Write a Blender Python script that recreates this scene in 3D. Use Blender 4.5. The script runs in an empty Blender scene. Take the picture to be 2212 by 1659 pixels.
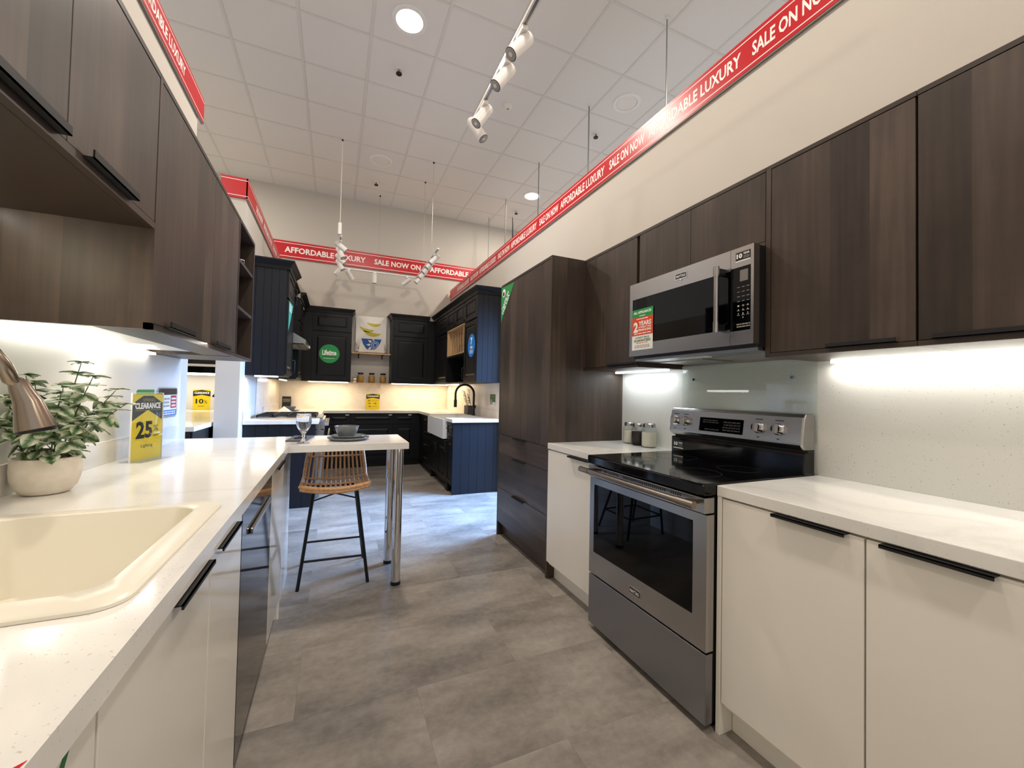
import bpy, bmesh, math, random
from mathutils import Vector, Matrix
random.seed(7)
S = bpy.context.scene
COL = S.collection
V = Vector
# ------------------------------------------------------------------ camera
IMG_W = 2212.0
FPX, YAW, PIT, ROL, CAMZ = 875.8, .4113, .0226, .0213, 1.245
fw = V((math.sin(YAW)*math.cos(PIT), math.cos(YAW)*math.cos(PIT), math.sin(PIT)))
rt = V((math.cos(YAW), -math.sin(YAW), 0)); up = rt.cross(fw)
r2 = rt*math.cos(ROL)+up*math.sin(ROL); u2 = up*math.cos(ROL)-rt*math.sin(ROL)
cam = bpy.data.cameras.new('camera'); cam.sensor_width = 36; cam.lens = FPX/IMG_W*36; cam.clip_start = .02
co = bpy.data.objects.new('camera', cam); COL.objects.link(co); S.camera = co
co.matrix_world = Matrix(((r2.x, u2.x, -fw.x, 0), (r2.y, u2.y, -fw.y, 0), (r2.z, u2.z, -fw.z, CAMZ), (0, 0, 0, 1)))
# ------------------------------------------------------------------ view + world
vs = S.view_settings; vs.view_transform = 'Standard'; vs.look = 'None'; vs.gamma = 1; vs.use_curve_mapping = False
vs.exposure = 0.34
w = bpy.data.worlds.new('showroom_ambient'); S.world = w; w.use_nodes = True
w.node_tree.nodes['Background'].inputs[0].default_value = (1, .965, .92, 1)
w.node_tree.nodes['Background'].inputs[1].default_value = .60
# ------------------------------------------------------------------ area lights of the hall
def area(name, loc, target, sx, sy, power, col, spread=math.pi):
    l = bpy.data.lights.new(name, 'AREA'); l.shape = 'RECTANGLE'; l.size = sx; l.size_y = sy
    l.energy = power; l.color = col; l.spread = spread
    o = bpy.data.objects.new(name, l); COL.objects.link(o); o.location = loc
    d = V(target)-V(loc); o.rotation_euler = d.to_track_quat('-Z', 'Y').to_euler(); return o
WARM = (1, .90, .79); NEUT = (1, .96, .90); COOL = (.86, .95, 1); SKY = (.28, .52, 1)
# rows of ceiling downlights of the hall (those on the tile grid outside the frame)
for k, (x, y, p) in enumerate([(.52, 1.22, 26), (.52, -1.22, 34), (2.945, 1.22, 30), (-1.91, 1.22, 20), (-1.91, 6.1, 30), (2.945, -1.2, 26)]):
    area('hall_downlight', (x, y, 4.54), (x, y, 0), .22, .22, p, WARM)
# storefront daylight reaching the aisle between the two kitchens
area('storefront_daylight', (3.0, 3.80, 1.75), (.6, 4.05, .1), 1.3, 1.6, 170, SKY, 1.75)

# ------------------------------------------------------------------ materials
def lin(c): c /= 255.0; return c/12.92 if c <= .04045 else ((c+.055)/1.055)**2.4
def C(r, g, b): return (lin(r), lin(g), lin(b), 1)
MATS = {}
def pm(name, col, rough=.5, metal=0, spec=.5, emis=None, es=0, coat=0, trans=0, ior=1.45, bump=None, noise=None):
    m = bpy.data.materials.new(name); m.use_nodes = True; nt = m.node_tree; b = nt.nodes['Principled BSDF']
    b.inputs['Base Color'].default_value = col; b.inputs['Roughness'].default_value = rough
    b.inputs['Metallic'].default_value = metal; b.inputs['Specular IOR Level'].default_value = spec
    b.inputs['Coat Weight'].default_value = coat; b.inputs['Transmission Weight'].default_value = trans; b.inputs['IOR'].default_value = ior
    if emis: b.inputs['Emission Color'].default_value = emis; b.inputs['Emission Strength'].default_value = es
    g = None
    if noise or bump: g = nt.nodes.new('ShaderNodeNewGeometry')
    if noise:      # (scale, amount, colour2, stretch vector)
        sc, amt, c2, st = noise
        mp = nt.nodes.new('ShaderNodeMapping'); mp.inputs['Scale'].default_value = st; nt.links.new(g.outputs['Position'], mp.inputs[0])
        n = nt.nodes.new('ShaderNodeTexNoise'); n.inputs['Scale'].default_value = sc; n.inputs['Detail'].default_value = 5
        nt.links.new(mp.outputs[0], n.inputs['Vector'])
        cr = nt.nodes.new('ShaderNodeValToRGB'); cr.color_ramp.elements[0].position = .5-amt; cr.color_ramp.elements[1].position = .5+amt
        cr.color_ramp.elements[0].color = col; cr.color_ramp.elements[1].color = c2
        nt.links.new(n.outputs['Fac'], cr.inputs[0]); nt.links.new(cr.outputs[0], b.inputs['Base Color'])
    if bump:       # (scale, strength, stretch)
        sc, stg, st = bump
        mp = nt.nodes.new('ShaderNodeMapping'); mp.inputs['Scale'].default_value = st; nt.links.new(g.outputs['Position'], mp.inputs[0])
        n = nt.nodes.new('ShaderNodeTexNoise'); n.inputs['Scale'].default_value = sc; n.inputs['Detail'].default_value = 3
        nt.links.new(mp.outputs[0], n.inputs['Vector'])
        bp = nt.nodes.new('ShaderNodeBump'); bp.inputs['Strength'].default_value = stg; bp.inputs['Distance'].default_value = .004
        nt.links.new(n.outputs['Fac'], bp.inputs['Height']); nt.links.new(bp.outputs[0], b.inputs['Normal'])
    MATS[name] = m; return m
def wood(name, horiz=False, pale=0.0):
    """dark printed wood: planks across, grain along, tone changes from plank to plank"""
    m = bpy.data.materials.new(name); m.use_nodes = True; nt = m.node_tree; b = nt.nodes['Principled BSDF']; L = nt.links
    N = lambda t: nt.nodes.new(t)
    g = N('ShaderNodeNewGeometry'); sp = N('ShaderNodeSeparateXYZ'); L.new(g.outputs['Position'], sp.inputs[0])
    ad = N('ShaderNodeMath'); L.new(sp.outputs[0], ad.inputs[0]); L.new(sp.outputs[1], ad.inputs[1])
    a, bb = (sp.outputs[2], ad.outputs[0]) if horiz else (ad.outputs[0], sp.outputs[2])   # a across the grain, bb along
    dv = N('ShaderNodeMath'); dv.operation = 'DIVIDE'; dv.inputs[1].default_value = .118; L.new(a, dv.inputs[0])
    fl = N('ShaderNodeMath'); fl.operation = 'FLOOR'; L.new(dv.outputs[0], fl.inputs[0])
    wn = N('ShaderNodeTexWhiteNoise'); wn.noise_dimensions = '1D'; L.new(fl.outputs[0], wn.inputs['W'])
    cv = N('ShaderNodeCombineXYZ'); L.new(a, cv.inputs[0]); L.new(bb, cv.inputs[1]); L.new(wn.outputs['Value'], cv.inputs[2])
    def noise(sx, sy, sc, det):
        mp = N('ShaderNodeMapping'); mp.inputs['Scale'].default_value = (sx, sy, 3); L.new(cv.outputs[0], mp.inputs[0])
        n = N('ShaderNodeTexNoise'); n.inputs['Scale'].default_value = sc; n.inputs['Detail'].default_value = det; L.new(mp.outputs[0], n.inputs['Vector']); return n.outputs['Fac']
    n1 = noise(26, 1.0, 2.0, 5); n2 = noise(3.5, 1.2, 1.5, 4); n3 = noise(3, 14, 2.4, 3)
    mx = N('ShaderNodeMath'); mx.operation = 'MULTIPLY_ADD'; mx.inputs[1].default_value = .36; L.new(n1, mx.inputs[0])
    s2 = N('ShaderNodeMath'); s2.operation = 'MULTIPLY'; s2.inputs[1].default_value = .62; L.new(n2, s2.inputs[0]); L.new(s2.outputs[0], mx.inputs[2])
    m3 = N('ShaderNodeMath'); m3.operation = 'MULTIPLY_ADD'; m3.inputs[1].default_value = .06; L.new(n3, m3.inputs[0]); L.new(mx.outputs[0], m3.inputs[2])
    m4 = N('ShaderNodeMath'); m4.operation = 'MULTIPLY_ADD'; m4.inputs[1].default_value = .27; L.new(wn.outputs['Value'], m4.inputs[0]); L.new(m3.outputs[0], m4.inputs[2])
    cr = N('ShaderNodeValToRGB'); e = cr.color_ramp.elements
    e[0].position = .41; e[0].color = C(44, 36, 31); e[1].position = .96; e[1].color = C(98, 83, 72)
    k = e.new(.71); k.color = C(70, 58, 50)
    L.new(m4.outputs[0], cr.inputs[0]); L.new(cr.outputs[0], b.inputs['Base Color'])
    b.inputs['Roughness'].default_value = .42; b.inputs['Specular IOR Level'].default_value = .4
    bp = N('ShaderNodeBump'); bp.inputs['Strength'].default_value = .12; bp.inputs['Distance'].default_value = .002
    L.new(n1, bp.inputs['Height']); L.new(bp.outputs[0], b.inputs['Normal'])
    MATS[name] = m
def speckle(name, base, spot, scale, thr, rough, vein=0, coat=.0):
    m = bpy.data.materials.new(name); m.use_nodes = True; nt = m.node_tree; b = nt.nodes['Principled BSDF']; L = nt.links
    g = nt.nodes.new('ShaderNodeNewGeometry')
    n = nt.nodes.new('ShaderNodeTexNoise'); n.inputs['Scale'].default_value = scale; n.inputs['Detail'].default_value = 2; L.new(g.outputs['Position'], n.inputs['Vector'])
    cr = nt.nodes.new('ShaderNodeValToRGB'); e = cr.color_ramp.elements; e[0].position = thr; e[0].color = spot; e[1].position = thr+.04; e[1].color = base
    L.new(n.outputs['Fac'], cr.inputs[0]); out = cr.outputs[0]
    if vein:
        n2 = nt.nodes.new('ShaderNodeTexNoise'); n2.inputs['Scale'].default_value = 2.3; n2.inputs['Detail'].default_value = 4; n2.inputs['Distortion'].default_value = .8; L.new(g.outputs['Position'], n2.inputs['Vector'])
        c2 = nt.nodes.new('ShaderNodeValToRGB'); c2.color_ramp.elements[0].position = .45; c2.color_ramp.elements[0].color = (1, 1, 1, 1)
        c2.color_ramp.elements[1].position = .60; c2.color_ramp.elements[1].color = (1, 1, 1, 1); k = c2.color_ramp.elements.new(.525); k.color = (1-vein, 1-vein, 1-vein*.9, 1)
        L.new(n2.outputs['Fac'], c2.inputs[0]); mx = nt.nodes.new('ShaderNodeMix'); mx.data_type = 'RGBA'; mx.blend_type = 'MULTIPLY'; mx.inputs[0].default_value = 1
        L.new(out, mx.inputs[6]); L.new(c2.outputs[0], mx.inputs[7]); out = mx.outputs[2]
    L.new(out, b.inputs['Base Color']); b.inputs['Roughness'].default_value = rough; b.inputs['Coat Weight'].default_value = coat
    MATS[name] = m
def pane(name, tint, ior=1.5, rough=.0):
    """thin clear sheet: tinted see-through plus mirror reflection by Fresnel"""
    m = bpy.data.materials.new(name); m.use_nodes = True; nt = m.node_tree; L = nt.links
    for n in list(nt.nodes):
        if n.type == 'BSDF_PRINCIPLED': nt.nodes.remove(n)
    t = nt.nodes.new('ShaderNodeBsdfTransparent'); t.inputs[0].default_value = tint
    gl = nt.nodes.new('ShaderNodeBsdfGlossy'); gl.inputs['Roughness'].default_value = rough
    g = nt.nodes.new('ShaderNodeNewGeometry'); dt = nt.nodes.new('ShaderNodeVectorMath'); dt.operation = 'DOT_PRODUCT'
    L.new(g.outputs['Normal'], dt.inputs[0]); L.new(g.outputs['Incoming'], dt.inputs[1])
    def mth(op, a, b_=None):
        q = nt.nodes.new('ShaderNodeMath'); q.operation = op
        for i_, x in enumerate((a, b_)):
            if x is None: continue
            if isinstance(x, float): q.inputs[i_].default_value = x
            else: L.new(x, q.inputs[i_])
        return q.outputs[0]
    f0 = ((ior-1)/(ior+1))**2
    pw = mth('POWER', mth('SUBTRACT', 1.0, mth('ABSOLUTE', dt.outputs['Value'])), 5.0)
    fac = mth('ADD', mth('MULTIPLY', pw, 1.0-f0), f0)
    mx = nt.nodes.new('ShaderNodeMixShader'); L.new(fac, mx.inputs[0]); L.new(t.outputs[0], mx.inputs[1]); L.new(gl.outputs[0], mx.inputs[2])
    L.new(mx.outputs[0], nt.nodes['Material Output'].inputs[0]); MATS[name] = m
wood('wood'); wood('wood_h', True)
pm('wall', C(206, 199, 188), .75, bump=(220, .05, (1, 1, 1)))
pm('wall_grey', C(198, 191, 180), .8)
pm('ceil_tile', C(230, 225, 217), .85, bump=(160, .25, (1, 1, 1)))
pm('ceil_grid', C(220, 215, 207), .6)
pm('white_lam', C(240, 235, 224), .30)
pm('white_gloss', C(232, 227, 215), .10, coat=.4)
pm('panel_white', C(228, 226, 222), .35)
speckle('quartz', C(236, 233, 226), C(204, 199, 190), 190, .285, .13, .08)
speckle('splash', C(222, 221, 214), C(182, 178, 170), 150, .29, .22)
pm('splash_left', C(232, 231, 226), .20)
speckle('marble', C(230, 222, 209), C(226, 217, 203), 6, .40, .25, .07)
pm('black', C(18, 18, 19), .5); pm('black_gloss', C(9, 9, 11), .07, spec=.4); pm('black_glass', C(4, 4, 6), .02, spec=.28)
pm('black_metal', C(20, 21, 24), .38, .2)
pm('steel', C(176, 174, 172), .26, 1, bump=(60, .02, (1, .02, 1)))
pm('steel_dark', C(150, 151, 155), .36, 1)
pm('nickel', C(150, 138, 124), .24, 1); pm('chrome', C(225, 225, 228), .05, 1)
pm('navy', (.0034, .0046, .0082, 1), .42, spec=.4)  # cabinet paint on the grooved end boards, daylight's blue mixed into the colour
pm('navy_shaded', (.0035, .0038, .0046, 1), .42, spec=.35)  # same cabinet paint, with the shade of the fronts put into the colour
pm('red', C(196, 26, 36), .32); pm('white_ink', C(246, 242, 236), .5); pm('grey_edge', C(150, 146, 140), .5)
pm('white_plastic', C(232, 226, 216), .4); pm('paper', C(240, 238, 230), .6)
pm('yellow', C(236, 206, 12), .4); pm('ink', C(26, 26, 22), .5); pm('olive_ink', C(150, 140, 60), .5)
pm('green', C(30, 148, 74), .4); pm('green_ink', C(34, 104, 60), .5); pm('teal', C(64, 178, 146), .35); pm('orange', C(222, 72, 26), .4); pm('blue', C(18, 124, 206), .4); pm('blue_ink', C(60, 118, 196), .5); pm('red_ink', C(184, 48, 60), .5)
pm('sink', C(234, 228, 211), .28); pm('fireclay', C(236, 234, 228), .12)
pm('pot', C(236, 228, 213), .6, noise=(26, .25, C(218, 206, 188), (1, 1, 1))); pm('soil', C(30, 34, 22), .9)
pm('stem', C(96, 112, 72), .6); pm('rattan', C(224, 180, 134), .5, noise=(60, .3, C(184, 134, 90), (1, 1, 1)))
pm('stoneware', C(112, 116, 116), .22); pm('clay_rim', C(196, 168, 132), .6); pm('slate', C(86, 84, 84), .6)
pm('linen', C(236, 230, 220), .8); pm('banana', C(202, 186, 62), .7); pm('cobalt', C(44, 92, 158), .7)
pm('oak', C(206, 172, 128), .5, noise=(12, .3, C(184, 148, 104), (1, 8, 1)))
pm('pasta', C(176, 128, 52), .6); pm('coffee', C(44, 28, 26), .7); pm('flour', C(228, 220, 204), .8)
pm('lens', C(165, 163, 160), .5); pm('white_metal', C(236, 232, 226), .35)
pm('galv', C(150, 152, 150), .35, .8)
pm('led', (1, 1, 1, 1), .5, emis=(1, .97, .88, 1), es=6); pm('led_cool', (1, 1, 1, 1), .5, emis=(.88, .95, 1, 1), es=6); pm('led_warm', (1, 1, 1, 1), .5, emis=(1, .80, .52, 1), es=4)
pm('lamp_on', (1, 1, 1, 1), .5, emis=(1, .90, .74, 1), es=14)
pm('dim_ink', C(58, 56, 55), .5); pm('screen', C(120, 116, 112), .15); pm('burner', C(52, 50, 52), .2)
pm('grille', C(150, 148, 142), .35, .8)
pane('glass_pane', (.945, .97, .96, 1)); pane('acrylic', (.95, .96, .95, 1)); pane('jar_glass', (.93, .95, .94, 1), 1.35)
pm('crystal', (1, 1, 1, 1), .0, trans=1, ior=1.48)
def floor_mat():
    m = bpy.data.materials.new('floor_tile'); m.use_nodes = True; nt = m.node_tree; b = nt.nodes['Principled BSDF']; L = nt.links; N = lambda t: nt.nodes.new(t)
    g = N('ShaderNodeNewGeometry'); oi = N('ShaderNodeObjectInfo')
    off = N('ShaderNodeVectorMath'); off.operation = 'MULTIPLY_ADD'; off.inputs[1].default_value = (7, 5, 3)
    cb = N('ShaderNodeCombineXYZ')
    for i in range(3): L.new(oi.outputs['Random'], cb.inputs[i])
    L.new(cb.outputs[0], off.inputs[0]); L.new(g.outputs['Position'], off.inputs[2])
    def noise(sc, det, st=(1, 1, 1)):
        mp = N('ShaderNodeMapping'); mp.inputs['Scale'].default_value = st; L.new(off.outputs[0], mp.inputs[0])
        n = N('ShaderNodeTexNoise'); n.inputs['Scale'].default_value = sc; n.inputs['Detail'].default_value = det; n.inputs['Roughness'].default_value = .6; L.new(mp.outputs[0], n.inputs['Vector']); return n.outputs['Fac']
    a = noise(2.6, 8, (.7, 1.7, 1)); f = noise(30, 5)
    mx = N('ShaderNodeMath'); mx.operation = 'MULTIPLY_ADD'; mx.inputs[1].default_value = .30; L.new(f, mx.inputs[0]); L.new(a, mx.inputs[2])
    m2 = N('ShaderNodeMath'); m2.operation = 'MULTIPLY_ADD'; m2.inputs[1].default_value = .04; L.new(oi.outputs['Random'], m2.inputs[0]); L.new(mx.outputs[0], m2.inputs[2])
    cr = N('ShaderNodeValToRGB'); e = cr.color_ramp.elements; e[0].position = .48; e[0].color = C(110, 104, 98); e[1].position = .92; e[1].color = C(170, 162, 152)
    L.new(m2.outputs[0], cr.inputs[0]); L.new(cr.outputs[0], b.inputs['Base Color'])
    b.inputs['Roughness'].default_value = .34; b.inputs['Specular IOR Level'].default_value = .45
    bp = N('ShaderNodeBump'); bp.inputs['Strength'].default_value = .08; bp.inputs['Distance'].default_value = .003; L.new(f, bp.inputs['Height']); L.new(bp.outputs[0], b.inputs['Normal'])
    MATS['floor_tile'] = m
floor_mat()
pm('grout', C(92, 86, 80), .8)
def leaf_mat():
    m = bpy.data.materials.new('leaf'); m.use_nodes = True; nt = m.node_tree; b = nt.nodes['Principled BSDF']; L = nt.links; N = lambda t: nt.nodes.new(t)
    tc = N('ShaderNodeTexCoord'); sp = N('ShaderNodeSeparateXYZ'); L.new(tc.outputs['Generated'], sp.inputs[0])
    ab = N('ShaderNodeMath'); ab.operation = 'SUBTRACT'; ab.inputs[1].default_value = .5; L.new(sp.outputs[1], ab.inputs[0])
    a2 = N('ShaderNodeMath'); a2.operation = 'ABSOLUTE'; L.new(ab.outputs[0], a2.inputs[0])
    n = N('ShaderNodeTexNoise'); n.inputs['Scale'].default_value = 5; L.new(tc.outputs['Generated'], n.inputs['Vector'])
    s = N('ShaderNodeMath'); s.operation = 'MULTIPLY_ADD'; s.inputs[1].default_value = .30; L.new(n.outputs['Fac'], s.inputs[0]); L.new(a2.outputs[0], s.inputs[2])
    cr = N('ShaderNodeValToRGB'); e = cr.color_ramp.elements; e[0].position = .22; e[0].color = C(84, 118, 74); e[1].position = .46; e[1].color = C(228, 233, 208)
    L.new(s.outputs[0], cr.inputs[0]); L.new(cr.outputs[0], b.inputs['Base Color']); b.inputs['Roughness'].default_value = .45
    b.inputs['Subsurface Weight'].default_value = 0; MATS['leaf'] = m
leaf_mat()
pm('dark_leaf', C(34, 52, 30), .5)

# ------------------------------------------------------------------ builders
ORG = {}
def tag(o, label=None, cat=None, group=None, kind=None):
    if label: o['label'] = label
    if cat: o['category'] = cat
    if group: o['group'] = group
    if kind: o['kind'] = kind
    return o
def thing(name, label, cat, loc, group=None):
    o = bpy.data.objects.new(name, None); COL.objects.link(o); o.location = loc; o.empty_display_size = .05
    ORG[o] = V(loc); return tag(o, label, cat, group)
class MB:
    def __init__(s): s.v = []; s.f = []
    def add(s, vs_, fs): n = len(s.v); s.v += [V(p) for p in vs_]; s.f += [tuple(i+n for i in f) for f in fs]; return s
    def box(s, x0, x1, y0, y1, z0, z1):
        x0, x1 = sorted((x0, x1)); y0, y1 = sorted((y0, y1)); z0, z1 = sorted((z0, z1))
        return s.add([(x, y, z) for x in (x0, x1) for y in (y0, y1) for z in (z0, z1)], [(0, 1, 3, 2), (4, 6, 7, 5), (0, 4, 5, 1), (2, 3, 7, 6), (0, 2, 6, 4), (1, 5, 7, 3)])
    def prism(s, a, b):
        n = len(a); return s.add(list(a)+list(b), [tuple(range(n)), tuple(range(2*n-1, n-1, -1))]+[(i, i+n, (i+1) % n+n, (i+1) % n) for i in range(n)])
    def tube(s, path, r, n=8, closed=False):
        path = [V(p) for p in path]; rings = []; m = len(path); prev = None
        for i, p in enumerate(path):
            if closed: t = path[(i+1) % m]-path[i-1]
            else: t = path[min(i+1, m-1)]-path[max(i-1, 0)]
            t.normalize()
            if prev is None: a = t.orthogonal().normalized()
            else: a = (prev-t*prev.dot(t)); a = a.normalized() if a.length > 1e-6 else t.orthogonal().normalized()
            prev = a; b = t.cross(a); rr = r[i] if isinstance(r, (list, tuple)) else r
            rings.append([p+a*math.cos(2*math.pi*k/n)*rr+b*math.sin(2*math.pi*k/n)*rr for k in range(n)])
        vs_ = [q for R in rings for q in R]; fs = []
        for i in range(m if closed else m-1):
            for k in range(n):
                j = (i+1) % m; fs.append((i*n+k, i*n+(k+1) % n, j*n+(k+1) % n, j*n+k))
        if not closed: fs += [tuple(range(n))[::-1], tuple((m-1)*n+k for k in range(n))]
        return s.add(vs_, fs)
    def cyl(s, p0, p1, r, n=20, r1=None): return s.tube([p0, p1], [r, r if r1 is None else r1], n)
    def lathe(s, prof, c, n=28, sx=1, sy=1, close=False):
        vs_ = [(c[0]+r*math.cos(2*math.pi*k/n)*sx, c[1]+r*math.sin(2*math.pi*k/n)*sy, c[2]+z) for r, z in prof for k in range(n)]; m = len(prof)
        fs = [(i*n+k, i*n+(k+1) % n, (i+1)*n+(k+1) % n, (i+1)*n+k) for i in range(m-1) for k in range(n)]
        if close: fs += [((m-1)*n+k, (m-1)*n+(k+1) % n, (k+1) % n, k) for k in range(n)]
        else: fs += [tuple(range(n))[::-1], tuple((m-1)*n+k for k in range(n))]
        return s.add(vs_, fs)
    def obj(s, name, mat, parent=None, bevel=0, smooth=False, loc=None, label=None, cat=None, group=None, kind=None):
        if parent is not None: org = ORG[parent]
        elif loc is not None: org = V(loc)
        else:
            xs = [p.x for p in s.v]; ys = [p.y for p in s.v]; org = V(((min(xs)+max(xs))/2, (min(ys)+max(ys))/2, min(p.z for p in s.v)))
        me = bpy.data.meshes.new(name); me.from_pydata([p-org for p in s.v], [], s.f)
        bm = bmesh.new(); bm.from_mesh(me); bmesh.ops.recalc_face_normals(bm, faces=bm.faces); bm.to_mesh(me); bm.free()
        if smooth: me.shade_smooth(); me.set_sharp_from_angle(angle=.7)
        me.materials.append(MATS[mat]); o = bpy.data.objects.new(name, me); COL.objects.link(o)
        if parent is not None: o.parent = parent; ORG[o] = org
        else: o.location = org; ORG[o] = org
        if bevel:
            md = o.modifiers.new('bevel', 'BEVEL'); md.width = bevel; md.segments = 2; md.limit_method = 'ANGLE'; md.angle_limit = .8
        return tag(o, label, cat, group, kind)
def box(name, mat, b, parent=None, bevel=0, **k): return MB().box(*b).obj(name, mat, parent, bevel, **k)
def dup(o, loc, label=None, parent=None):
    c = o.copy(); COL.objects.link(c); c.parent = parent
    if parent is None: c.location = loc; ORG[c] = V(loc)
    if label: c['label'] = label
    for ch in o.children: dup(ch, None, None, c)
    return c
class FR:
    """flat frame on a surface: o origin, r right, u up, n outward"""
    def __init__(s, o, r, u): s.o = V(o); s.r = V(r).normalized(); s.u = V(u).normalized(); s.n = s.r.cross(s.u)
    def P(s, x, y, d=0): return s.o+s.r*x+s.u*y+s.n*d
    def poly(s, name, pts, d0, d1, mat, parent=None, **k):
        return MB().prism([s.P(x, y, d0) for x, y in pts], [s.P(x, y, d1) for x, y in pts]).obj(name, mat, parent, **k)
    def rect(s, name, x0, x1, y0, y1, d0, d1, mat, parent=None, **k): return s.poly(name, [(x0, y0), (x1, y0), (x1, y1), (x0, y1)], d0, d1, mat, parent, **k)
    def disc(s, name, cx, cy, r, d0, d1, mat, parent=None, n=40, **k): return s.poly(name, [(cx+r*math.cos(2*math.pi*i/n), cy+r*math.sin(2*math.pi*i/n)) for i in range(n)], d0, d1, mat, parent, **k)
    def ring(s, name, cx, cy, r0, r1, d0, d1, mat, parent, n=40):
        mb = MB()
        for i in range(n):
            a, b = 2*math.pi*i/n, 2*math.pi*(i+1)/n
            q = [(cx+r*math.cos(t), cy+r*math.sin(t)) for r, t in ((r0, a), (r1, a), (r1, b), (r0, b))]
            mb.prism([s.P(x, y, d0) for x, y in q], [s.P(x, y, d1) for x, y in q])
        return mb.obj(name, mat, parent)
    def text(s, txt, x, y, w_, h, d, mat, parent, bold=.02, rot=0, name='lettering'):
        cu = bpy.data.curves.new('t', 'FONT'); cu.body = txt; cu.size = 1; cu.offset = bold; cu.resolution_u = 2; cu.extrude = .001
        ob = bpy.data.objects.new('t', cu); me = bpy.data.meshes.new_from_object(ob)
        vs_ = [v.co.copy() for v in me.vertices]; fs = [tuple(p.vertices) for p in me.polygons]
        bpy.data.objects.remove(ob); bpy.data.curves.remove(cu); bpy.data.meshes.remove(me)
        x0 = min(v.x for v in vs_); x1 = max(v.x for v in vs_); y0 = min(v.y for v in vs_); y1 = max(v.y for v in vs_)
        c_, s_ = math.cos(rot), math.sin(rot); out = []
        for v in vs_:
            a = (v.x-x0)/(x1-x0)*w_; b = (v.y-y0)/(y1-y0)*h
            out.append(s.P(x+a*c_-b*s_, y+a*s_+b*c_, d+(.0004 if v.z > 0 else 0)))
        mb = MB(); mb.v = out; mb.f = fs
        org = ORG[parent]; m2 = bpy.data.meshes.new(name); m2.from_pydata([p-org for p in out], [], fs); m2.materials.append(MATS[mat])
        o = bpy.data.objects.new(name, m2); COL.objects.link(o); o.parent = parent; ORG[o] = org; return o
    def bars(s, x, y, w_, h, rows, d, mat, parent, name='small_print', seed=0):
        """lines of print too small to read, as short word strokes"""
        rnd = random.Random(seed); mb = MB(); lh = h/rows
        for i in range(rows):
            yy = y+h-(i+1)*lh; xx = x+rnd.random()*w_*.06
            while xx < x+w_*.92:
                ww = min(w_*(.08+.16*rnd.random()), x+w_-xx)
                q = [(xx, yy+lh*.2), (xx+ww, yy+lh*.2), (xx+ww, yy+lh*.72), (xx, yy+lh*.72)]
                mb.prism([s.P(a, b, d) for a, b in q], [s.P(a, b, d+.0003) for a, b in q]); xx += ww+w_*.035
        return mb.obj(name, mat, parent)
UP = (0, 0, 1)
def facing_left(o): return FR(o, (0, -1, 0), UP)     # surfaces looking towards -X (right hand run)
def facing_right(o): return FR(o, (0, 1, 0), UP)     # surfaces looking towards +X (left hand run)
def facing_cam(o): return FR(o, (1, 0, 0), UP)       # surfaces looking towards -Y
# ================================================================== the setting
ZC, ZCB = .914, .875          # worktop top / underside
XR, XRW = 1.332, 1.954        # right worktop front, right splashback face
XL, XLW = -.236, -.869        # left worktop front, left splash strip face
G, GX, GY, CZ = .6096, -.3921, 3.974, 4.57
fl = box('floor', 'grout', (-3.6, 4.6, -3.2, 8.2, -.06, -.004), kind='structure', loc=(0, 2, 0))
TL, TW = .914, .457
tile_me = None
for j in range(-2, 14):
    y0 = 1.28+TW*j
    if y0 > 7.5: continue
    for i in range(-3, 4):
        x0 = .35+TL*i-(.457 if j % 2 else 0)
        if x0 > 2.3 or x0 < -2.4: continue
        if tile_me is None:
            t = MB().box(0, TL-.0004, 0, TW-.0004, -.004, 0).obj('floor_tile', 'floor_tile', fl); tile_me = t.data
            for v in tile_me.vertices: v.co += ORG[fl]
        else:
            t = bpy.data.objects.new('floor_tile', tile_me); COL.objects.link(t); t.parent = fl
        t.location = V((x0, y0, 0))-ORG[fl]
# ceiling with its tiles and tees
ce = box('ceiling', 'ceil_grid', (-3.6, 4.6, -3.2, 7.7, CZ+.012, CZ+.10), kind='structure', loc=(0, 2, CZ))
ct = None
for i in range(-5, 7):
    for j in range(-6, 6):
        x0, y0 = GX+G*i, GY+G*j
        if y0+G > 7.66: continue
        if ct is None:
            ct = MB().box(.012, G-.012, .012, G-.012, 0, .012).obj('ceiling_tile', 'ceil_tile', ce, .002)
            for v in ct.data.vertices: v.co += ORG[ce]
            o = ct
        else:
            o = ct.copy(); COL.objects.link(o); o.parent = ce
        o.location = V((x0, y0, CZ))-ORG[ce]
for i in range(-5, 8): box('ceiling_tee', 'ceil_grid', (GX+G*i-.012, GX+G*i+.012, .3, 7.56, CZ-.003, CZ+.012), ce)
for j in range(-6, 6): box('ceiling_tee', 'ceil_grid', (-3.44, 3.9, GY+G*j-.012, GY+G*j+.012, CZ-.0035, CZ+.012), ce)
wr = MB(); WT = 3.10
wr.box(1.966, 2.10, -2.6, 3.42, 0, WT); wr.box(1.966, 2.10, 3.42, 4.70, 2.35, WT); wr.box(1.966, 2.10, 4.70, 7.56, 0, WT)
wr.obj('wall_right', 'wall', kind='structure')
box('wall_left', 'wall', (-1.03, -.882, -2.6, 3.26, 0, 3.10), kind='structure')
box('wall_back', 'wall_grey', (-3.6, 4.6, 7.56, 7.72, 0, CZ+.01), kind='structure')
box('wall_middle', 'wall', (-1.03, -.835, 4.58, 7.56, 0, 3.20), kind='structure')
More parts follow.
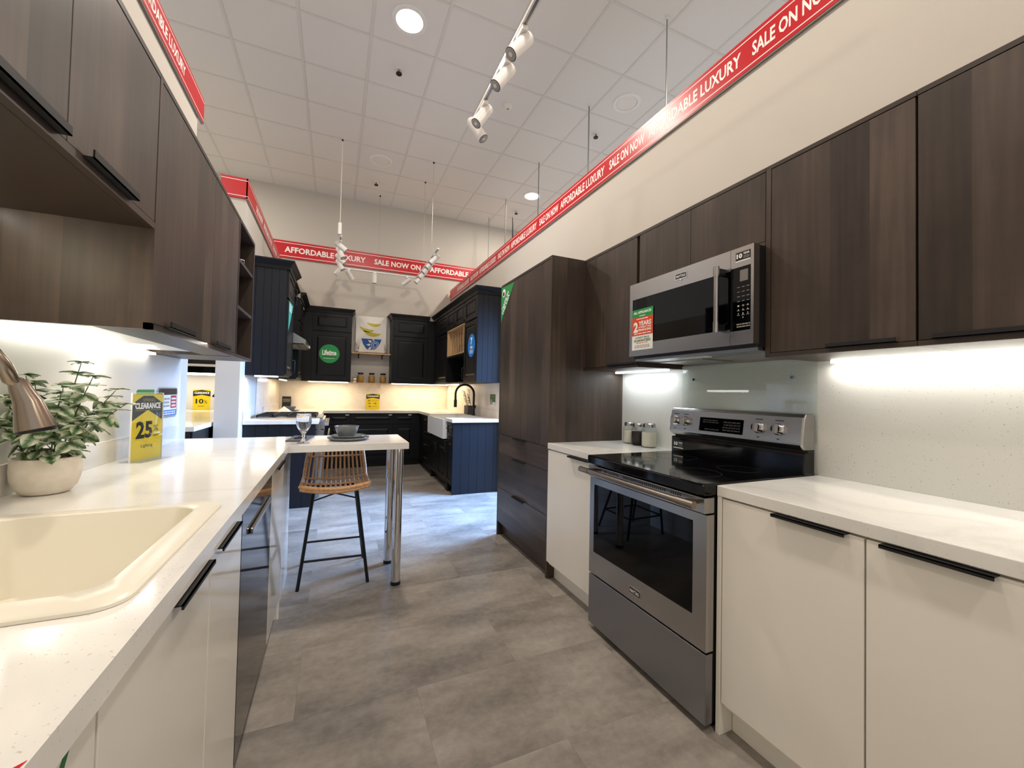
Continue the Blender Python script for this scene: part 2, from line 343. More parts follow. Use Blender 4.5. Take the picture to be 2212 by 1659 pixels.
# sprinklers, smoke detector, recessed lights
def sprinkler(x, y, lab):
    t = thing('sprinkler', lab, 'sprinkler', (x, y, CZ-.055), 'ceiling sprinklers')
    MB().cyl((x, y, CZ-.012), (x, y, CZ-.0005), .034, 16).obj('escutcheon', 'white_metal', t)
    MB().cyl((x, y, CZ-.045), (x, y, CZ-.012), .010, 8).obj('nozzle', 'steel_dark', t)
    MB().cyl((x, y, CZ-.055), (x, y, CZ-.045), .030, 12).obj('deflector', 'black_metal', t)
sprinkler(.513, 4.27, 'small metal sprinkler head in tile in front of the lit left downlight')
sprinkler(2.95, 4.264, 'small metal sprinkler head behind the unlit downlight near the right banner')
sprinkler(.511, 6.76, 'small metal sprinkler head behind the unlit downlight above the dark kitchen')
sprinkler(2.94, 6.716, 'small metal sprinkler head just beyond the far lit downlight by the right banner')
sd = thing('smoke_detector', 'small white round smoke detector on ceiling tile right of the near track', 'smoke detector', (1.74, 4.28, CZ-.04))
MB().lathe([(.05, 0), (.05, -.022), (.036, -.040)], (1.74, 4.28, CZ)).obj('housing', 'white_plastic', sd, smooth=True)
MB().lathe([(.014, -.0395), (.012, -.043)], (1.74, 4.28, CZ), 14).obj('sensor_cap', 'grey_edge', sd)
def downlight(x, y, on, lab, power=0):
    t = thing('downlight', lab, 'ceiling light', (x, y, CZ-.02), 'recessed round downlights')
    MB().lathe([(.155, -.001), (.150, -.010), (.118, -.010), (.112, .0), (.112, .004)], (x, y, CZ), 40).obj('trim_ring', 'white_metal', t, smooth=True)
    MB().lathe([(.111, -.0045), (.111, -.002)], (x, y, CZ), 40).obj('diffuser', 'lamp_on' if on else 'white_plastic', t)
    if on: area('downlight_lamp', (x, y, CZ-.03), (x, y, 0), .2, .2, power, WARM)
downlight(.52, 3.664, True, 'lit round downlight glowing near the top of the ceiling', 48)
downlight(2.945, 6.08, True, 'lit round downlight glowing far back beside the right banner', 48)
downlight(2.945, 3.662, False, 'unlit round downlight in the tile above the right banner text', 0)
downlight(.516, 6.10, False, 'unlit round downlight above the dark kitchen', 0)
# ================================================================== banners
def banner_x(name, lab, X, side, y0, y1, z0, z1, segs):
    """banner board on a wall; side -1 looks to -X, +1 looks to +X"""
    t = thing(name, lab, 'banner', (X, (y0+y1)/2, z0)); h = z1-z0
    fr = facing_left((X, y1, z0)) if side < 0 else facing_right((X, y0, z0)); Ln = y1-y0
    fr.rect('board', 0, Ln, 0, h, -.0145, 0, 'red', t)
    for yy in (.10, .865): fr.rect('stripe', 0, Ln, h*yy, h*(yy+.028), 0, .0006, 'white_ink', t)
    fr.rect('backing_edge', 0, Ln, -.006, 0, -.0145, -.002, 'grey_edge', t)
    for txt, s0, s1 in segs:
        a = (y1-s0) if side < 0 else (s0-y0)
        fr.text(txt, a, h*.30, abs(s1-s0), h*.40, .0002, 'white_ink', t, .025)
    return t
segs = []
k0 = 2.185
for k in range(-1, 5):
    s = k0+1.205*k
    segs.append(('AFFORDABLE LUXURY', s, s-.70)); segs.append(('SALE ON NOW', s-.765, s-1.165))
segs = [q for q in segs if q[0] and q[2] > .55 and q[1] < 7.4]
banner_x('sale_banner', 'long red sale banner with white lettering along the top of the right wall', 1.950, -1, .45, 7.50, 2.975, 3.165, segs)
banner_x('sale_banner', 'red banner with white lettering above the wooden wall cabinets on the left', -.866, 1, .3, 3.33, 3.022, 3.18,
         [('AFFORDABLE LUXURY', 2.27, 2.955), ('SALE ON NOW', 1.80, 2.20)])
t = banner_x('sale_banner', 'red banner wrapped around the wall end beside the navy cabinets', -.820, 1, 4.566, 7.53, 3.055, 3.25,
         [('SALE ON NOW', 5.02, 5.42), ('AFFORDABLE LUXURY', 5.50, 6.2), ('SALE ON NOW', 6.27, 6.67), ('AFFORDABLE LUXURY', 6.75, 7.4)])
t = thing('sale_banner', 'short red banner return facing the viewer on the wall end', 'banner', (-.94, 4.56, 3.055))
fr = facing_cam((-1.04, 4.566, 3.055)); fr.rect('return_board', 0, .217, 0, .195, -.012, 0, 'red', t)
for yy in (.10, .865): fr.rect('stripe', 0, .217, .195*yy, .195*(yy+.028), 0, .0006, 'white_ink', t)
t = thing('sale_banner', 'wide red banner with large white letters across the back wall', 'banner', (.8, 7.54, 3.385))
fr = facing_cam((-.99, 7.535, 3.385)); H = .28
fr.rect('board', 0, 4.2, 0, H, -.02, 0, 'red', t)
for yy in (.09, .86): fr.rect('stripe', 0, 4.2, H*yy, H*(yy+.03), 0, .0008, 'white_ink', t)
for txt, a, b in (('AFFORDABLE LUXURY', -.82, .43), ('SALE NOW ON', .575, 1.39), ('AFFORDABLE LUXURY', 1.56, 2.83)):
    fr.text(txt, a+.99, H*.32, b-a, H*.35, .0003, 'white_ink', t, .03)
# ================================================================== edge pulls and cabinet helpers
def pull(parent, side, X, y0, y1, z, top=True, lip=.007, out=.024):
    """black L-shaped edge pull on door front X; side = outward direction of the door (-1 or +1)"""
    a, b = X+side*out, X-side*.006
    m = MB(); m.box(a, b, y0, y1, z, z+.0025) if top else m.box(a, b, y0, y1, z-.0025, z)
    m.box(a, a-side*.0035, y0, y1, *((z-lip, z+.0025) if top else (z-.0025, z+lip)))
    return m.obj('edge_pull', 'black', parent, label='black edge pull')
# ================================================================== RIGHT RUN
DX = 1.336
def base_right(lab, y0, y1, pl=None, far=False):
    t = thing('base_cabinet', lab, 'cabinet', ((DX+XRW)/2, (y0+y1)/2, 0), 'white base cabinets by the range')
    box('carcass', 'white_lam', (DX+.021, XRW, y0, y1, .10, ZCB), t)
    box('toe_kick', 'white_lam', (1.400, 1.416, y0, y1, 0, .115), t)
    d = box('door', 'white_lam', (DX, DX+.019, y0+.0015, y1-.0015, .122, ZCB-.007), t, .0012)
    if pl: pull(d, -1, DX, pl[0], pl[1], ZCB-.0068)
    return t
base_right('narrow white base cabinet between wooden tall cabinet and range', 1.874, 2.426, (1.925, 2.145))
base_right('white base cabinet right beside the range', .634, 1.077, (.672, .880))
base_right('second white base cabinet from the range, at the picture edge', .12, .632, (.390, .593))
base_right('white base cabinet nearest the viewer, beyond the picture edge', -.40, .118, (-.1, .1))
box('end_panel', 'white_lam', (1.334, XRW, 1.079, 1.097, 0, ZCB), None, .001, label='white panel standing to the floor between range and base cabinets', cat='panel')
box('worktop', 'quartz', (XR, XRW, 1.8575, 2.4275, ZCB, ZC), None, .002, label='short white worktop under the glass jars', cat='worktop')
box('worktop', 'quartz', (XR, XRW, -.42, 1.0975, ZCB, ZC), None, .002, label='long white worktop right of the range', cat='worktop')
sp = MB(); sp.box(XRW, 1.9655, -.42, 1.0985, ZC, 1.43); sp.box(XRW, 1.9655, 1.0985, 1.8565, .9, 1.43); sp.box(XRW, 1.9655, 1.8565, 2.4275, ZC, 1.43)
sp.obj('backsplash', 'splash', None, label='pale speckled stone backsplash behind the range and right worktops', cat='backsplash')
t = thing('glass_panel', 'clear glass splash panel screwed to the wall behind the range', 'glass panel', (1.948, 1.475, 1.05))
box('pane', 'glass_pane', (1.9445, 1.9505, 1.099, 1.855, 1.05, 1.434), t, .0008)
for y, z in ((1.765, 1.348), (1.203, 1.346), (1.765, 1.09), (1.203, 1.09)): MB().cyl((1.9505, y, z), (1.938, y, z), .008, 12).obj('screw', 'chrome', t, smooth=True)
# tall cabinet
t = thing('tall_cabinet', 'tall dark wood pantry cabinet with three drawers below', 'cabinet', (1.64, 2.89, 0)); XT = 1.341; Y0, Y1 = 2.4285, 3.353
box('side_panel', 'wood', (XT, 1.962, Y0, Y0+.02, 0, 2.2), t, .0008); box('side_panel', 'wood', (XT, 1.962, Y1-.02, Y1, 0, 2.2), t, .0008)
box('top_panel', 'wood_h', (XT, 1.962, Y0+.02, Y1-.02, 2.182, 2.2), t)
box('carcass', 'wood', (XT+.022, 1.962, Y0+.02, Y1-.02, .10, 2.182), t)
box('toe_kick', 'wood_h', (XT+.05, XT+.066, Y0+.02, Y1-.02, 0, .11), t)
mid = (Y0+Y1)/2
for a, b in ((Y0+.0215, mid-.0008), (mid+.0008, Y1-.0215)): box('door', 'wood', (XT+.001, XT+.02, a, b, .886, 2.179), t, .0008)
for z0, z1 in ((.718, .882), (.421, .714), (.122, .417)):
    d = box('drawer', 'wood_h', (XT+.001, XT+.02, Y0+.0215, Y1-.0215, z0, z1), t, .0008); pull(d, -1, XT+.001, mid-.105, mid+.105, z1-.0005, True, .008)
fr = facing_left((XT, 3.348, 1.868))
st = thing('corner_sticker', 'green triangular sticker with white lettering on the tall wooden cabinet', 'sticker', (XT, 3.2, 1.868))
fr.poly('triangle', [(0, 0), (.285, .302), (0, .312)], .0002, .001, 'green', st)
ang = math.atan2(.302, .285)
fr.text('MADE IN', .040, .105, .185, .030, .0011, 'white_ink', st, .03, ang); fr.text('THE USA', .040, .056, .215, .034, .0011, 'white_ink', st, .03, ang)
fr.disc('emblem', .058, .255, .036, .001, .0016, 'paper', st, 20); fr.disc('emblem_centre', .054, .247, .019, .0016, .0022, 'ink', st, 14)
# wall cabinets
XU = 1.608; ZU0, ZU1 = 1.413, 2.2
def wall_right_unit(lab, y0, y1, z0, doors, pls):
    t = thing('upper_cabinet', lab, 'cabinet', ((XU+1.962)/2, (y0+y1)/2, z0), 'dark wooden wall cabinets on the right')
    box('carcass', 'wood', (XU+.020, 1.962, y0, y1, z0, ZU1-.016), t)
    box('top_panel', 'wood_h', (XU, 1.962, y0, y1, ZU1-.016, ZU1), t)
    box('bottom_rail', 'wood_h', (XU, XU+.019, y0, y1, z0, z0+.016), t)
    for i, (a, b) in enumerate(doors):
        d = box('door', 'wood', (XU+.001, XU+.0195, a+.0012, b-.0012, z0+.018, ZU1-.019), t, .0008)
        if pls and pls[i]: pull(d, -1, XU+.001, pls[i][0], pls[i][1], z0+.0195, False, .012, .016)
    return t
wall_right_unit('dark wood wall cabinet between the tall cabinet and the microwave', 1.866, 2.4275, ZU0, [(1.885, 2.4275)], [(1.885, 2.14)])
wall_right_unit('low dark wood cabinet with two doors above the microwave', 1.106, 1.864, 1.876, [(1.106, 1.492), (1.492, 1.864)], None)
t = wall_right_unit('dark wood wall cabinet just right of the microwave', .632, 1.104, ZU0, [(.634, 1.083)], [(.677, .874)])
box('side_panel', 'wood', (XU, XU+.0195, 1.084, 1.104, ZU0+.016, ZU1-.016), t)
wall_right_unit('dark wood wall cabinet at the right picture edge', .13, .630, ZU0, [(.13, .630)], [(.39, .593)])
wall_right_unit('dark wood wall cabinet nearest the viewer on the right', -.40, .128, ZU0, [(-.40, .128)], [(-.1, .1)])
def led(lab, b, mat, power, col, aim):
    t = box('led_strip', mat, b, None, label=lab, cat='light strip', group='under-cabinet light strips')
    cx, cy, cz = (b[0]+b[1])/2, (b[2]+b[3])/2, b[4]-.004
    area('undercabinet_lamp', (cx, cy, cz), aim((cx, cy, cz)), max(abs(b[1]-b[0]), .012), abs(b[3]-b[2]), power, col)
down = lambda p: (p[0]+1e-4, p[1], p[2]-1)
led('cool under-cabinet light strip above the jars', (1.865, 1.885, 1.90, 2.40, 1.402, 1.412), 'led_cool', 1.0, COOL, down)
led('warm white under-cabinet light strip over the right worktop', (1.915, 1.935, -.35, 1.03, 1.400, 1.412), 'led', 2.6, NEUT, down)
# ---------------------------------------------------------------- microwave
t = thing('microwave', 'stainless over-range microwave with black window and vertical bar handle', 'microwave', (1.75, 1.4735, 1.447)); MX = 1.53
box('body', 'black', (MX+.036, 1.962, 1.1055, 1.853, 1.455, 1.873), t, .002)
d = MB()
W0, W1, Q0, Q1 = 1.207, 1.823, 1.534, 1.783     # glass area of the door
d.box(MX, MX+.034, 1.2045, 1.847, Q1, 1.872); d.box(MX, MX+.034, 1.2045, 1.847, 1.466, Q0); d.box(MX, MX+.034, W1, 1.847, Q0, Q1)
d = d.obj('door', 'steel', t)
box('window', 'black_glass', (MX+.003, MX+.033, 1.2045, W1, Q0, Q1), d)
h = MB(); h.cyl((MX-.042, 1.240, 1.530), (MX-.042, 1.240, 1.800), .0105, 18).obj('handle', 'steel', d, smooth=True)
for z in (1.545, 1.785):
    MB().cyl((MX-.042, 1.240, z-.022), (MX-.042, 1.240, z+.022), .0125, 18).obj('handle_collar', 'steel', d, smooth=True)
    box('handle_post', 'black', (MX-.036, MX+.004, 1.231, 1.249, z-.014, z+.014), d)
cp = MB(); cp.box(MX, MX+.034, 1.0995, 1.203, 1.790, 1.872); cp.box(MX, MX+.034, 1.0995, 1.203, 1.466, 1.524); cp.box(MX, MX+.034, 1.0995, 1.112, 1.524, 1.790)
cp = cp.obj('control_column', 'steel', t)
kp = box('keypad', 'black_glass', (MX+.001, MX+.033, 1.112, 1.203, 1.524, 1.790), cp)
fr = facing_left((MX+.001, 1.203, 1.524))
fr.rect('display', .042, .078, .205, .252, 0, .0006, 'screen', kp)
for r in range(7):
    for c in range(3): fr.bars(.030+c*.021, .062+r*.0195, .013, .0055, 1, .0002, 'grey_edge', kp, 'key_label', r*3+c)
for i in range(10): fr.text('1234567890'[i], .034+(i % 3)*.021+(.021 if i == 9 else 0), .100-(i//3)*.0165, .004, .007, .0004, 'white_ink', kp, .0, 0, 'key_digit')
fr.bars(.028, .012, .060, .020, 2, .0002, 'grey_edge', kp, 'key_label', 55)
fr = facing_left((MX, 1.510, 1.808))
bd = fr.poly('badge', [(0, .010), (.030, .010), (.036, .002), (.042, .010), (.070, .010), (.070, .040), (0, .040)], .0002, .003, 'chrome', d)
fr.rect('badge_face', .003, .067, .014, .038, .003, .0038, 'ink', d); fr.text('MAYTAG', .007, .019, .056, .013, .0039, 'white_ink', d, .01)
bt = thing('warranty_sticker', 'small dark sticker with a white ten on the microwave corner', 'sticker', (MX, 1.14, 1.815))
fr = facing_left((MX, 1.180, 1.812)); fr.rect('backing', 0, .066, 0, .040, .0002, .0008, 'ink', bt); fr.rect('white_bar', 0, .066, 0, .005, .0008, .0012, 'white_ink', bt)
fr.text('10', .004, .014, .026, .020, .0009, 'white_ink', bt, .05); fr.text('YEAR', .034, .026, .028, .009, .0009, 'white_ink', bt, .02); fr.bars(.034, .010, .028, .012, 2, .0009, 'grey_edge', bt)
box('vent_base', 'steel_dark', (MX+.045, 1.955, 1.112, 1.845, 1.4415, 1.4545), t)
for a, b in ((1.15, 1.455), (1.495, 1.80)): box('grease_filter', 'grille', (1.70, 1.92, a, b, 1.4365, 1.4414), t)
box('lamp_cover', 'white_plastic', (1.60, 1.655, 1.40, 1.55, 1.4385, 1.4414), t)
card = thing('offer_card', 'green, orange and white offer card taped on the microwave door', 'card', (MX, 1.735, 1.505))
fr = facing_left((MX, 1.823, 1.498)); W, Hh = .162, .225
fr.rect('sheet', 0, W, 0, Hh, .0006, .0012, 'paper', card)
fr.rect('green_band', 0, W, .180, Hh, .0012, .0015, 'green', card); fr.rect('orange_band', 0, W, .080, .180, .0012, .0015, 'orange', card)
fr.text('ALL APPLIANCES', .012, .200, .138, .014, .0016, 'white_ink', card, .03); fr.bars(.055, .184, .05, .008, 1, .0016, 'white_ink', card)
fr.bars(.035, .166, .09, .010, 1, .0016, 'white_ink', card, 'small_print', 4)
fr.text('2', .012, .098, .036, .058, .0016, 'white_ink', card, .05); fr.text('YEARS', .052, .132, .098, .026, .0016, 'white_ink', card, .03)
fr.text('INTEREST FREE', .052, .119, .098, .009, .0016, 'white_ink', card, .02); fr.text('FINANCING', .052, .102, .098, .013, .0016, 'white_ink', card, .03)
fr.bars(.012, .086, .138, .010, 1, .0016, 'white_ink', card, 'small_print', 5)
fr.text('LOWEST PRICE', .028, .062, .106, .010, .0012, 'green_ink', card, .02); fr.text('GUARANTEED', .016, .044, .130, .014, .0012, 'green_ink', card, .03)
fr.bars(.03, .035, .10, .007, 1, .0012, 'orange', card, 'small_print', 6); fr.bars(.020, .010, .12, .018, 3, .0012, 'grey_edge', card, 'small_print', 7)
# ---------------------------------------------------------------- range
t = thing('range', 'stainless electric range with black glass cooktop and oven window', 'stove', (1.62, 1.4775, 0)); RX = 1.285; A, B = 1.101, 1.854
box('body', 'black', (RX+.040, 1.925, A+.003, B-.003, .035, .872), t)
box('plinth', 'black', (RX+.06, RX+.30, A+.02, B-.02, 0, .04), t)
box('storage_drawer', 'steel_dark', (RX, RX+.038, A, B, .030, .288), t, .003)
d = MB(); wy0, wy1, wz0, wz1 = 1.165, 1.815, .412, .768
d.box(RX, RX+.038, A, B, .297, wz0); d.box(RX, RX+.038, A, B, wz1, .803); d.box(RX, RX+.038, A, wy0, wz0, wz1); d.box(RX, RX+.038, wy1, B, wz0, wz1)
d = d.obj('oven_door', 'steel', t)
# window with rounded corners sits a hair proud of the frame
fr = facing_left((RX, wy1, wz0)); w_, h_ = wy1-wy0, wz1-wz0; rr = .016; pts = []
for cx, cy, a0 in ((w_-rr, rr, -90), (w_-rr, h_-rr, 0), (rr, h_-rr, 90), (rr, rr, 180)):
    pts += [(cx+rr*math.cos(math.radians(a0+15*i)), cy+rr*math.sin(math.radians(a0+15*i))) for i in range(7)]
fr.poly('window', pts, -.02, .0008, 'black_glass', d)
fr = facing_left((RX, 1.525, .330)); fr.poly('badge', [(0, 0), (.075, 0), (.075, .032), (0, .032)], .0002, .0025, 'chrome', d)
fr.rect('badge_face', .003, .072, .003, .029, .0025, .0032, 'ink', d); fr.text('MAYTAG', .008, .008, .058, .015, .0033, 'white_ink', d, .01)
tp = box('vent_trim', 'steel', (RX-.012, RX+.04, A, B, .809, .868), t, .003)
fr = facing_left((RX-.012, B, .809)); sl = MB()
for g0, n in ((.06, 5), (.135, 10), (.285, 12), (.43, 11), (.585, 5)):
    for i in range(n): sl.prism([fr.P(g0+i*.012+a, .040+b, .0) for a, b in ((0, 0), (.0055, 0), (.0055, .011), (0, .011))], [fr.P(g0+i*.012+a, .040+b, .0006) for a, b in ((0, 0), (.0055, 0), (.0055, .011), (0, .011))])
sl.obj('vent_slots', 'black', tp)
hd = MB().cyl((RX-.066, A+.012, .848), (RX-.066, B-.012, .848), .0125, 20).obj('handle', 'nickel', tp, smooth=True)
for y in (A+.05, B-.05):
    MB().cyl((RX-.066, y-.05 if y < 1.4 else y-.03, .848), (RX-.066, y+.03 if y < 1.4 else y+.05, .848), .0145, 20).obj('handle_grip', 'nickel', tp, smooth=True)
    box('handle_post', 'nickel', (RX-.062, RX-.010, y-.012, y+.012, .838, .858), tp, .003)
ck = box('cooktop', 'black_gloss', (RX-.020, 1.862, A-.002, B+.002, .8755, .9205), t, .006)
for cx, cy, r in ((1.44, 1.30, .105), (1.44, 1.66, .085), (1.70, 1.29, .085), (1.70, 1.66, .105)):
    mb = MB(); n = 48
    mb.lathe([(r-.0012, .9206), (r-.0012, .9209), (r+.0012, .9209), (r+.0012, .9206)], (cx, cy, 0), n, close=True); mb.obj('burner_ring', 'burner', ck)
bg = MB(); bg.box(1.862, 1.925, A, B, .9, 1.012); bg = bg.obj('riser', 'black_gloss', t, .006)
pr = [(1.862, 1.022), (1.842, 1.045), (1.860, 1.165), (1.872, 1.181), (1.925, 1.181), (1.938, 1.168), (1.938, 1.022)]
cn = MB().prism([(x, A, z) for x, z in pr], [(x, B, z) for x, z in pr]).obj('control_panel', 'steel', t, .007)
box('rear_cover', 'black', (1.89, 1.936, A+.003, B-.003, .9, 1.03), t)
p0 = V((1.842, B, 1.045)); p1 = V((1.860, B, 1.165)); fr = FR(p0, (0, -1, 0), p1-p0)
dp = fr.rect('display', .215, .475, .018, .092, .0003, .0012, 'black_glass', cn)
fr.bars(.235, .062, .10, .022, 2, .0013, 'dim_ink', cn, 'display_print', 3); fr.bars(.36, .026, .10, .055, 4, .0013, 'dim_ink', cn, 'display_print', 5); fr.bars(.25, .024, .10, .012, 1, .0013, 'dim_ink', cn, 'display_print', 8)
for x in (.045, .118, .555, .650):
    kb = MB().cyl(fr.P(x, .062, .0003), fr.P(x, .062, .006), .027, 24).obj('knob', 'chrome', cn, smooth=True)
    MB().cyl(fr.P(x, .062, .006), fr.P(x, .062, .028), .021, 24).obj('knob_body', 'chrome', kb, smooth=True)
    fr.rect('knob_grip', x-.005, x+.005, .040, .084, .028, .040, 'steel', kb)
    fr.bars(x-.02, .098, .04, .008, 1, .0004, 'ink', cn, 'knob_mark', int(x*900)); fr.bars(x-.006, .014, .012, .008, 1, .0004, 'ink', cn, 'knob_mark', 2)
bt = thing('warranty_sticker', 'small dark sticker with a white ten on the black riser of the range', 'sticker', (1.861, 1.8, .94))
fr = facing_left((1.8618, 1.836, .942)); fr.rect('backing', 0, .072, 0, .046, .0002, .0008, 'ink', bt); fr.rect('white_bar', 0, .072, 0, .006, .0008, .0012, 'white_ink', bt)
fr.text('10', .004, .016, .028, .022, .0009, 'white_ink', bt, .05); fr.text('YEAR', .036, .028, .032, .010, .0009, 'white_ink', bt, .02); fr.bars(.036, .012, .032, .013, 2, .0009, 'grey_edge', bt)
# ---------------------------------------------------------------- glass jars by the range
def jar(x, y, mat, lab, group, s=1.0, fill=.86, wide=.046, hgt=.135, lidmat='steel', base=ZC, rim=.034):
    t = thing('jar', lab, 'jar', (x, y, base), group); c = (x, y, base); q = s
    MB().lathe([(wide*.86*q, .0), (wide*q, .010*q), (wide*q, hgt*.74*q), (wide*.9*q, hgt*.84*q), (rim*q, hgt*.90*q), (rim*q, hgt*q)], c, 28).obj('glass_body', 'jar_glass', t, smooth=True)
    MB().lathe([(wide*.80*q, .004), (wide*.945*q, .012*q), (wide*.945*q, hgt*.72*q*fill), (wide*.9*q, hgt*.78*q*fill)], c, 24).obj('contents', mat, t, smooth=True)
    MB().lathe([((rim+.003)*q, hgt*.90*q), ((rim+.003)*q, (hgt+.006)*q), ((rim-.002)*q, (hgt+.011)*q)], c, 28).obj('lid', lidmat, t, smooth=True)
    return t
jar(1.900, 2.275, 'flour', 'pale filled glass jar with metal lid nearest the tall wooden cabinet', 'jars beside the range')
jar(1.885, 2.172, 'coffee', 'glass jar of dark coffee with metal lid, middle of three', 'jars beside the range')
jar(1.880, 2.062, 'flour', 'pale filled glass jar with metal lid nearest the range', 'jars beside the range', 1.06)
# ================================================================== LEFT RUN
wk = MB(); SX0, SX1, SY0, SY1 = -.800, -.300, .800, 1.378
PXR, PY0, PY1 = .4449, 2.6456, 3.1706
wk.box(-.882, XL, -.9, SY0, ZCB, ZC); wk.box(-.882, SX0, SY0, SY1, ZCB, ZC); wk.box(SX1, XL, SY0, SY1, ZCB, ZC)
wk.box(-.882, XL, SY1, PY0, ZCB, ZC); wk.box(-.882, PXR, PY0, PY1, ZCB, ZC)
wk.obj('worktop', 'quartz', None, label='L-shaped white worktop with sink cut-out and breakfast bar', cat='worktop')
box('splash_strip', 'quartz', (-.8815, XLW, -.9, 3.107, ZC, 1.008), None, .0015, label='low white upstand along the back of the left worktop', cat='backsplash')
box('backsplash', 'splash_left', (-.8818, -.8765, -.9, 3.12, 1.008, 1.412), None, label='plain glossy white wall panel above the left upstand', cat='backsplash')
LX = -.242
def base_left(lab, y0, y1, doors, z0=.124):
    t = thing('base_cabinet', lab, 'cabinet', ((LX-.87)/2, (y0+y1)/2, 0), 'white base cabinets under the left worktop')
    m = MB()                                              # open-topped box so that the sink bowl can hang in it
    m.box(-.87, -.852, y0, y1, .10, ZCB); m.box(-.852, LX-.021, y0, y0+.016, .10, ZCB); m.box(-.852, LX-.021, y1-.016, y1, .10, ZCB); m.box(-.852, LX-.021, y0+.016, y1-.016, .10, .118)
    m.box(LX-.037, LX-.021, y0+.016, y1-.016, .118, ZCB)
    m.obj('carcass', 'white_gloss', t); box('toe_kick', 'white_lam', (LX-.05, LX-.034, y0, y1, 0, .10), t)
    for a, b, pl in doors:
        d = box('door', 'white_gloss', (LX-.019, LX, a+.0015, b-.0015, z0, ZCB-.007), t, .0012)
        if pl: pull(d, 1, LX, pl[0], pl[1], ZCB-.0068, True, .006, .016)
    return t
base_left('white gloss base cabinet at the bottom left corner', -.3, .628, [(.15, .628, None), (-.3, .15, None)])
base_left('white gloss sink cabinet with black edge pulls under the cream sink', .631, 1.432, [(.631, 1.098, (.865, 1.070)), (1.100, 1.432, (1.140, 1.350))])
base_left('narrow white gloss base cabinet beyond the dishwasher', 2.066, 2.52, [(2.066, 2.49, (2.17, 2.42))], .124)
t = thing('dishwasher', 'black gloss dishwasher with pale bar handle between white cabinets', 'dishwasher', (-.55, 1.775, 0))
box('tub', 'black', (-.85, -.27, 1.438, 2.060, .10, ZCB-.004), t); box('toe_kick', 'black', (-.32, -.30, 1.438, 2.060, 0, .12), t)
d = box('door', 'black_gloss', (-.269, -.242, 1.437, 2.061, .130, ZCB-.005), t, .002)
box('handle', 'steel', (-.2418, -.232, 1.56, 1.985, .766, .786), d, .003)
t = thing('end_panel', 'white side panel under the breakfast bar, lit bluish by daylight', 'panel', (-.56, 2.8, 0))
box('panel', 'white_gloss', (-.87, LX-.0155, 2.524, 3.07, 0, ZCB), t, .001); box('stile', 'white_gloss', (LX-.015, LX-.003, 2.523, 2.560, .0, ZCB-.002), t, .001)
# small paper scraps seen at the lower left corner
MB().add([(-.252, .478, ZC+.0004), (-.240, .488, ZC+.0004), (-.2375, .499, ZC+.0004), (-.249, .489, ZC+.0004), (-.252, .478, ZC+.001), (-.240, .488, ZC+.001), (-.2375, .499, ZC+.001), (-.249, .489, ZC+.001)],
         [(0, 1, 2, 3), (4, 7, 6, 5), (0, 4, 5, 1), (1, 5, 6, 2), (2, 6, 7, 3), (3, 7, 4, 0)]).obj('paper_tag', 'red', None, label='red paper corner on the worktop edge at the bottom left', cat='paper')
fr = facing_right((LX, .556, .848))
t = thing('leaf_sticker', 'small green leaf-shaped sticker on the nearest white door', 'sticker', (LX, .56, .845))
fr.poly('leaf_blade', [(0, 0), (.006, .002), (.016, .018), (.017, .026), (.009, .022), (.002, .012)], .0002, .0008, 'green_ink', t)
fr.poly('leaf_stem', [(.015, .024), (.017, .0235), (.0275, .036), (.026, .0368)], .0002, .0006, 'grey_edge', t)
# ---------------------------------------------------------------- sink
def rrect(x0, x1, y0, y1, r, n=6):
    out = []
    for cx, cy, a0 in ((x1-r, y0+r, -90), (x1-r, y1-r, 0), (x0+r, y1-r, 90), (x0+r, y0+r, 180)):
        out += [(cx+r*math.cos(math.radians(a0+90*i/n)), cy+r*math.sin(math.radians(a0+90*i/n))) for i in range(n+1)]
    return out
t = thing('sink', 'cream composite drop-in sink in the left worktop', 'sink', (-.54, 1.09, ZC))
loops = [(rrect(-.812, -.279, .782, 1.394, .045), ZC+.0006), (rrect(-.812, -.279, .782, 1.394, .045), ZC+.006), (rrect(-.806, -.285, .788, 1.388, .042), ZC+.011),
         (rrect(-.735, -.326, .838, 1.352, .05), ZC+.011), (rrect(-.731, -.330, .842, 1.348, .05), ZC+.007), (rrect(-.716, -.346, .858, 1.332, .055), .745), (rrect(-.700, -.362, .874, 1.316, .055), .728)]
m = MB(); n = len(loops[0][0]); vv = [(x, y, z) for L_, z in loops for x, y in L_]; ff = []
for i in range(len(loops)-1):
    for k in range(n): ff.append((i*n+k, i*n+(k+1) % n, (i+1)*n+(k+1) % n, (i+1)*n+k))
ff.append(tuple((len(loops)-1)*n+k for k in range(n)))
m.add(vv, ff).obj('basin', 'sink', t, smooth=True)
MB().lathe([(.045, 0), (.045, .003), (.030, .0035), (.028, .001)], (-.53, 1.10, .7285), 24).obj('drain', 'steel', t, smooth=True)
# ---------------------------------------------------------------- faucet (spray head reaches into the picture)
t = thing('faucet', 'brushed nickel pull-down faucet arching over the sink at the left edge', 'faucet', (-.765, 1.09, ZC+.011))
MB().lathe([(.030, 0), (.030, .008), (.022, .014), (.019, .03)], (-.765, 1.09, ZC+.011)).obj('base', 'nickel', t, smooth=True)
pts = [(-.765, 1.09, ZC+.03), (-.765, 1.09, 1.22)]+[(-.765+.085-.085*math.cos(a), 1.09+.006*i, 1.22+.12*math.sin(a)) for i, a in enumerate([math.pi*k/12 for k in range(1, 12)])]
pts += [(-.594, 1.162, 1.245)]
MB().tube(pts, .0125, 16).obj('spout', 'nickel', t, smooth=True)
MB().tube([(-.594, 1.162, 1.250), (-.590, 1.164, 1.232), (-.579, 1.166, 1.205), (-.566, 1.168, 1.150)], [.0145, .0165, .021, .031], 24).obj('spray_head', 'nickel', t, smooth=True)
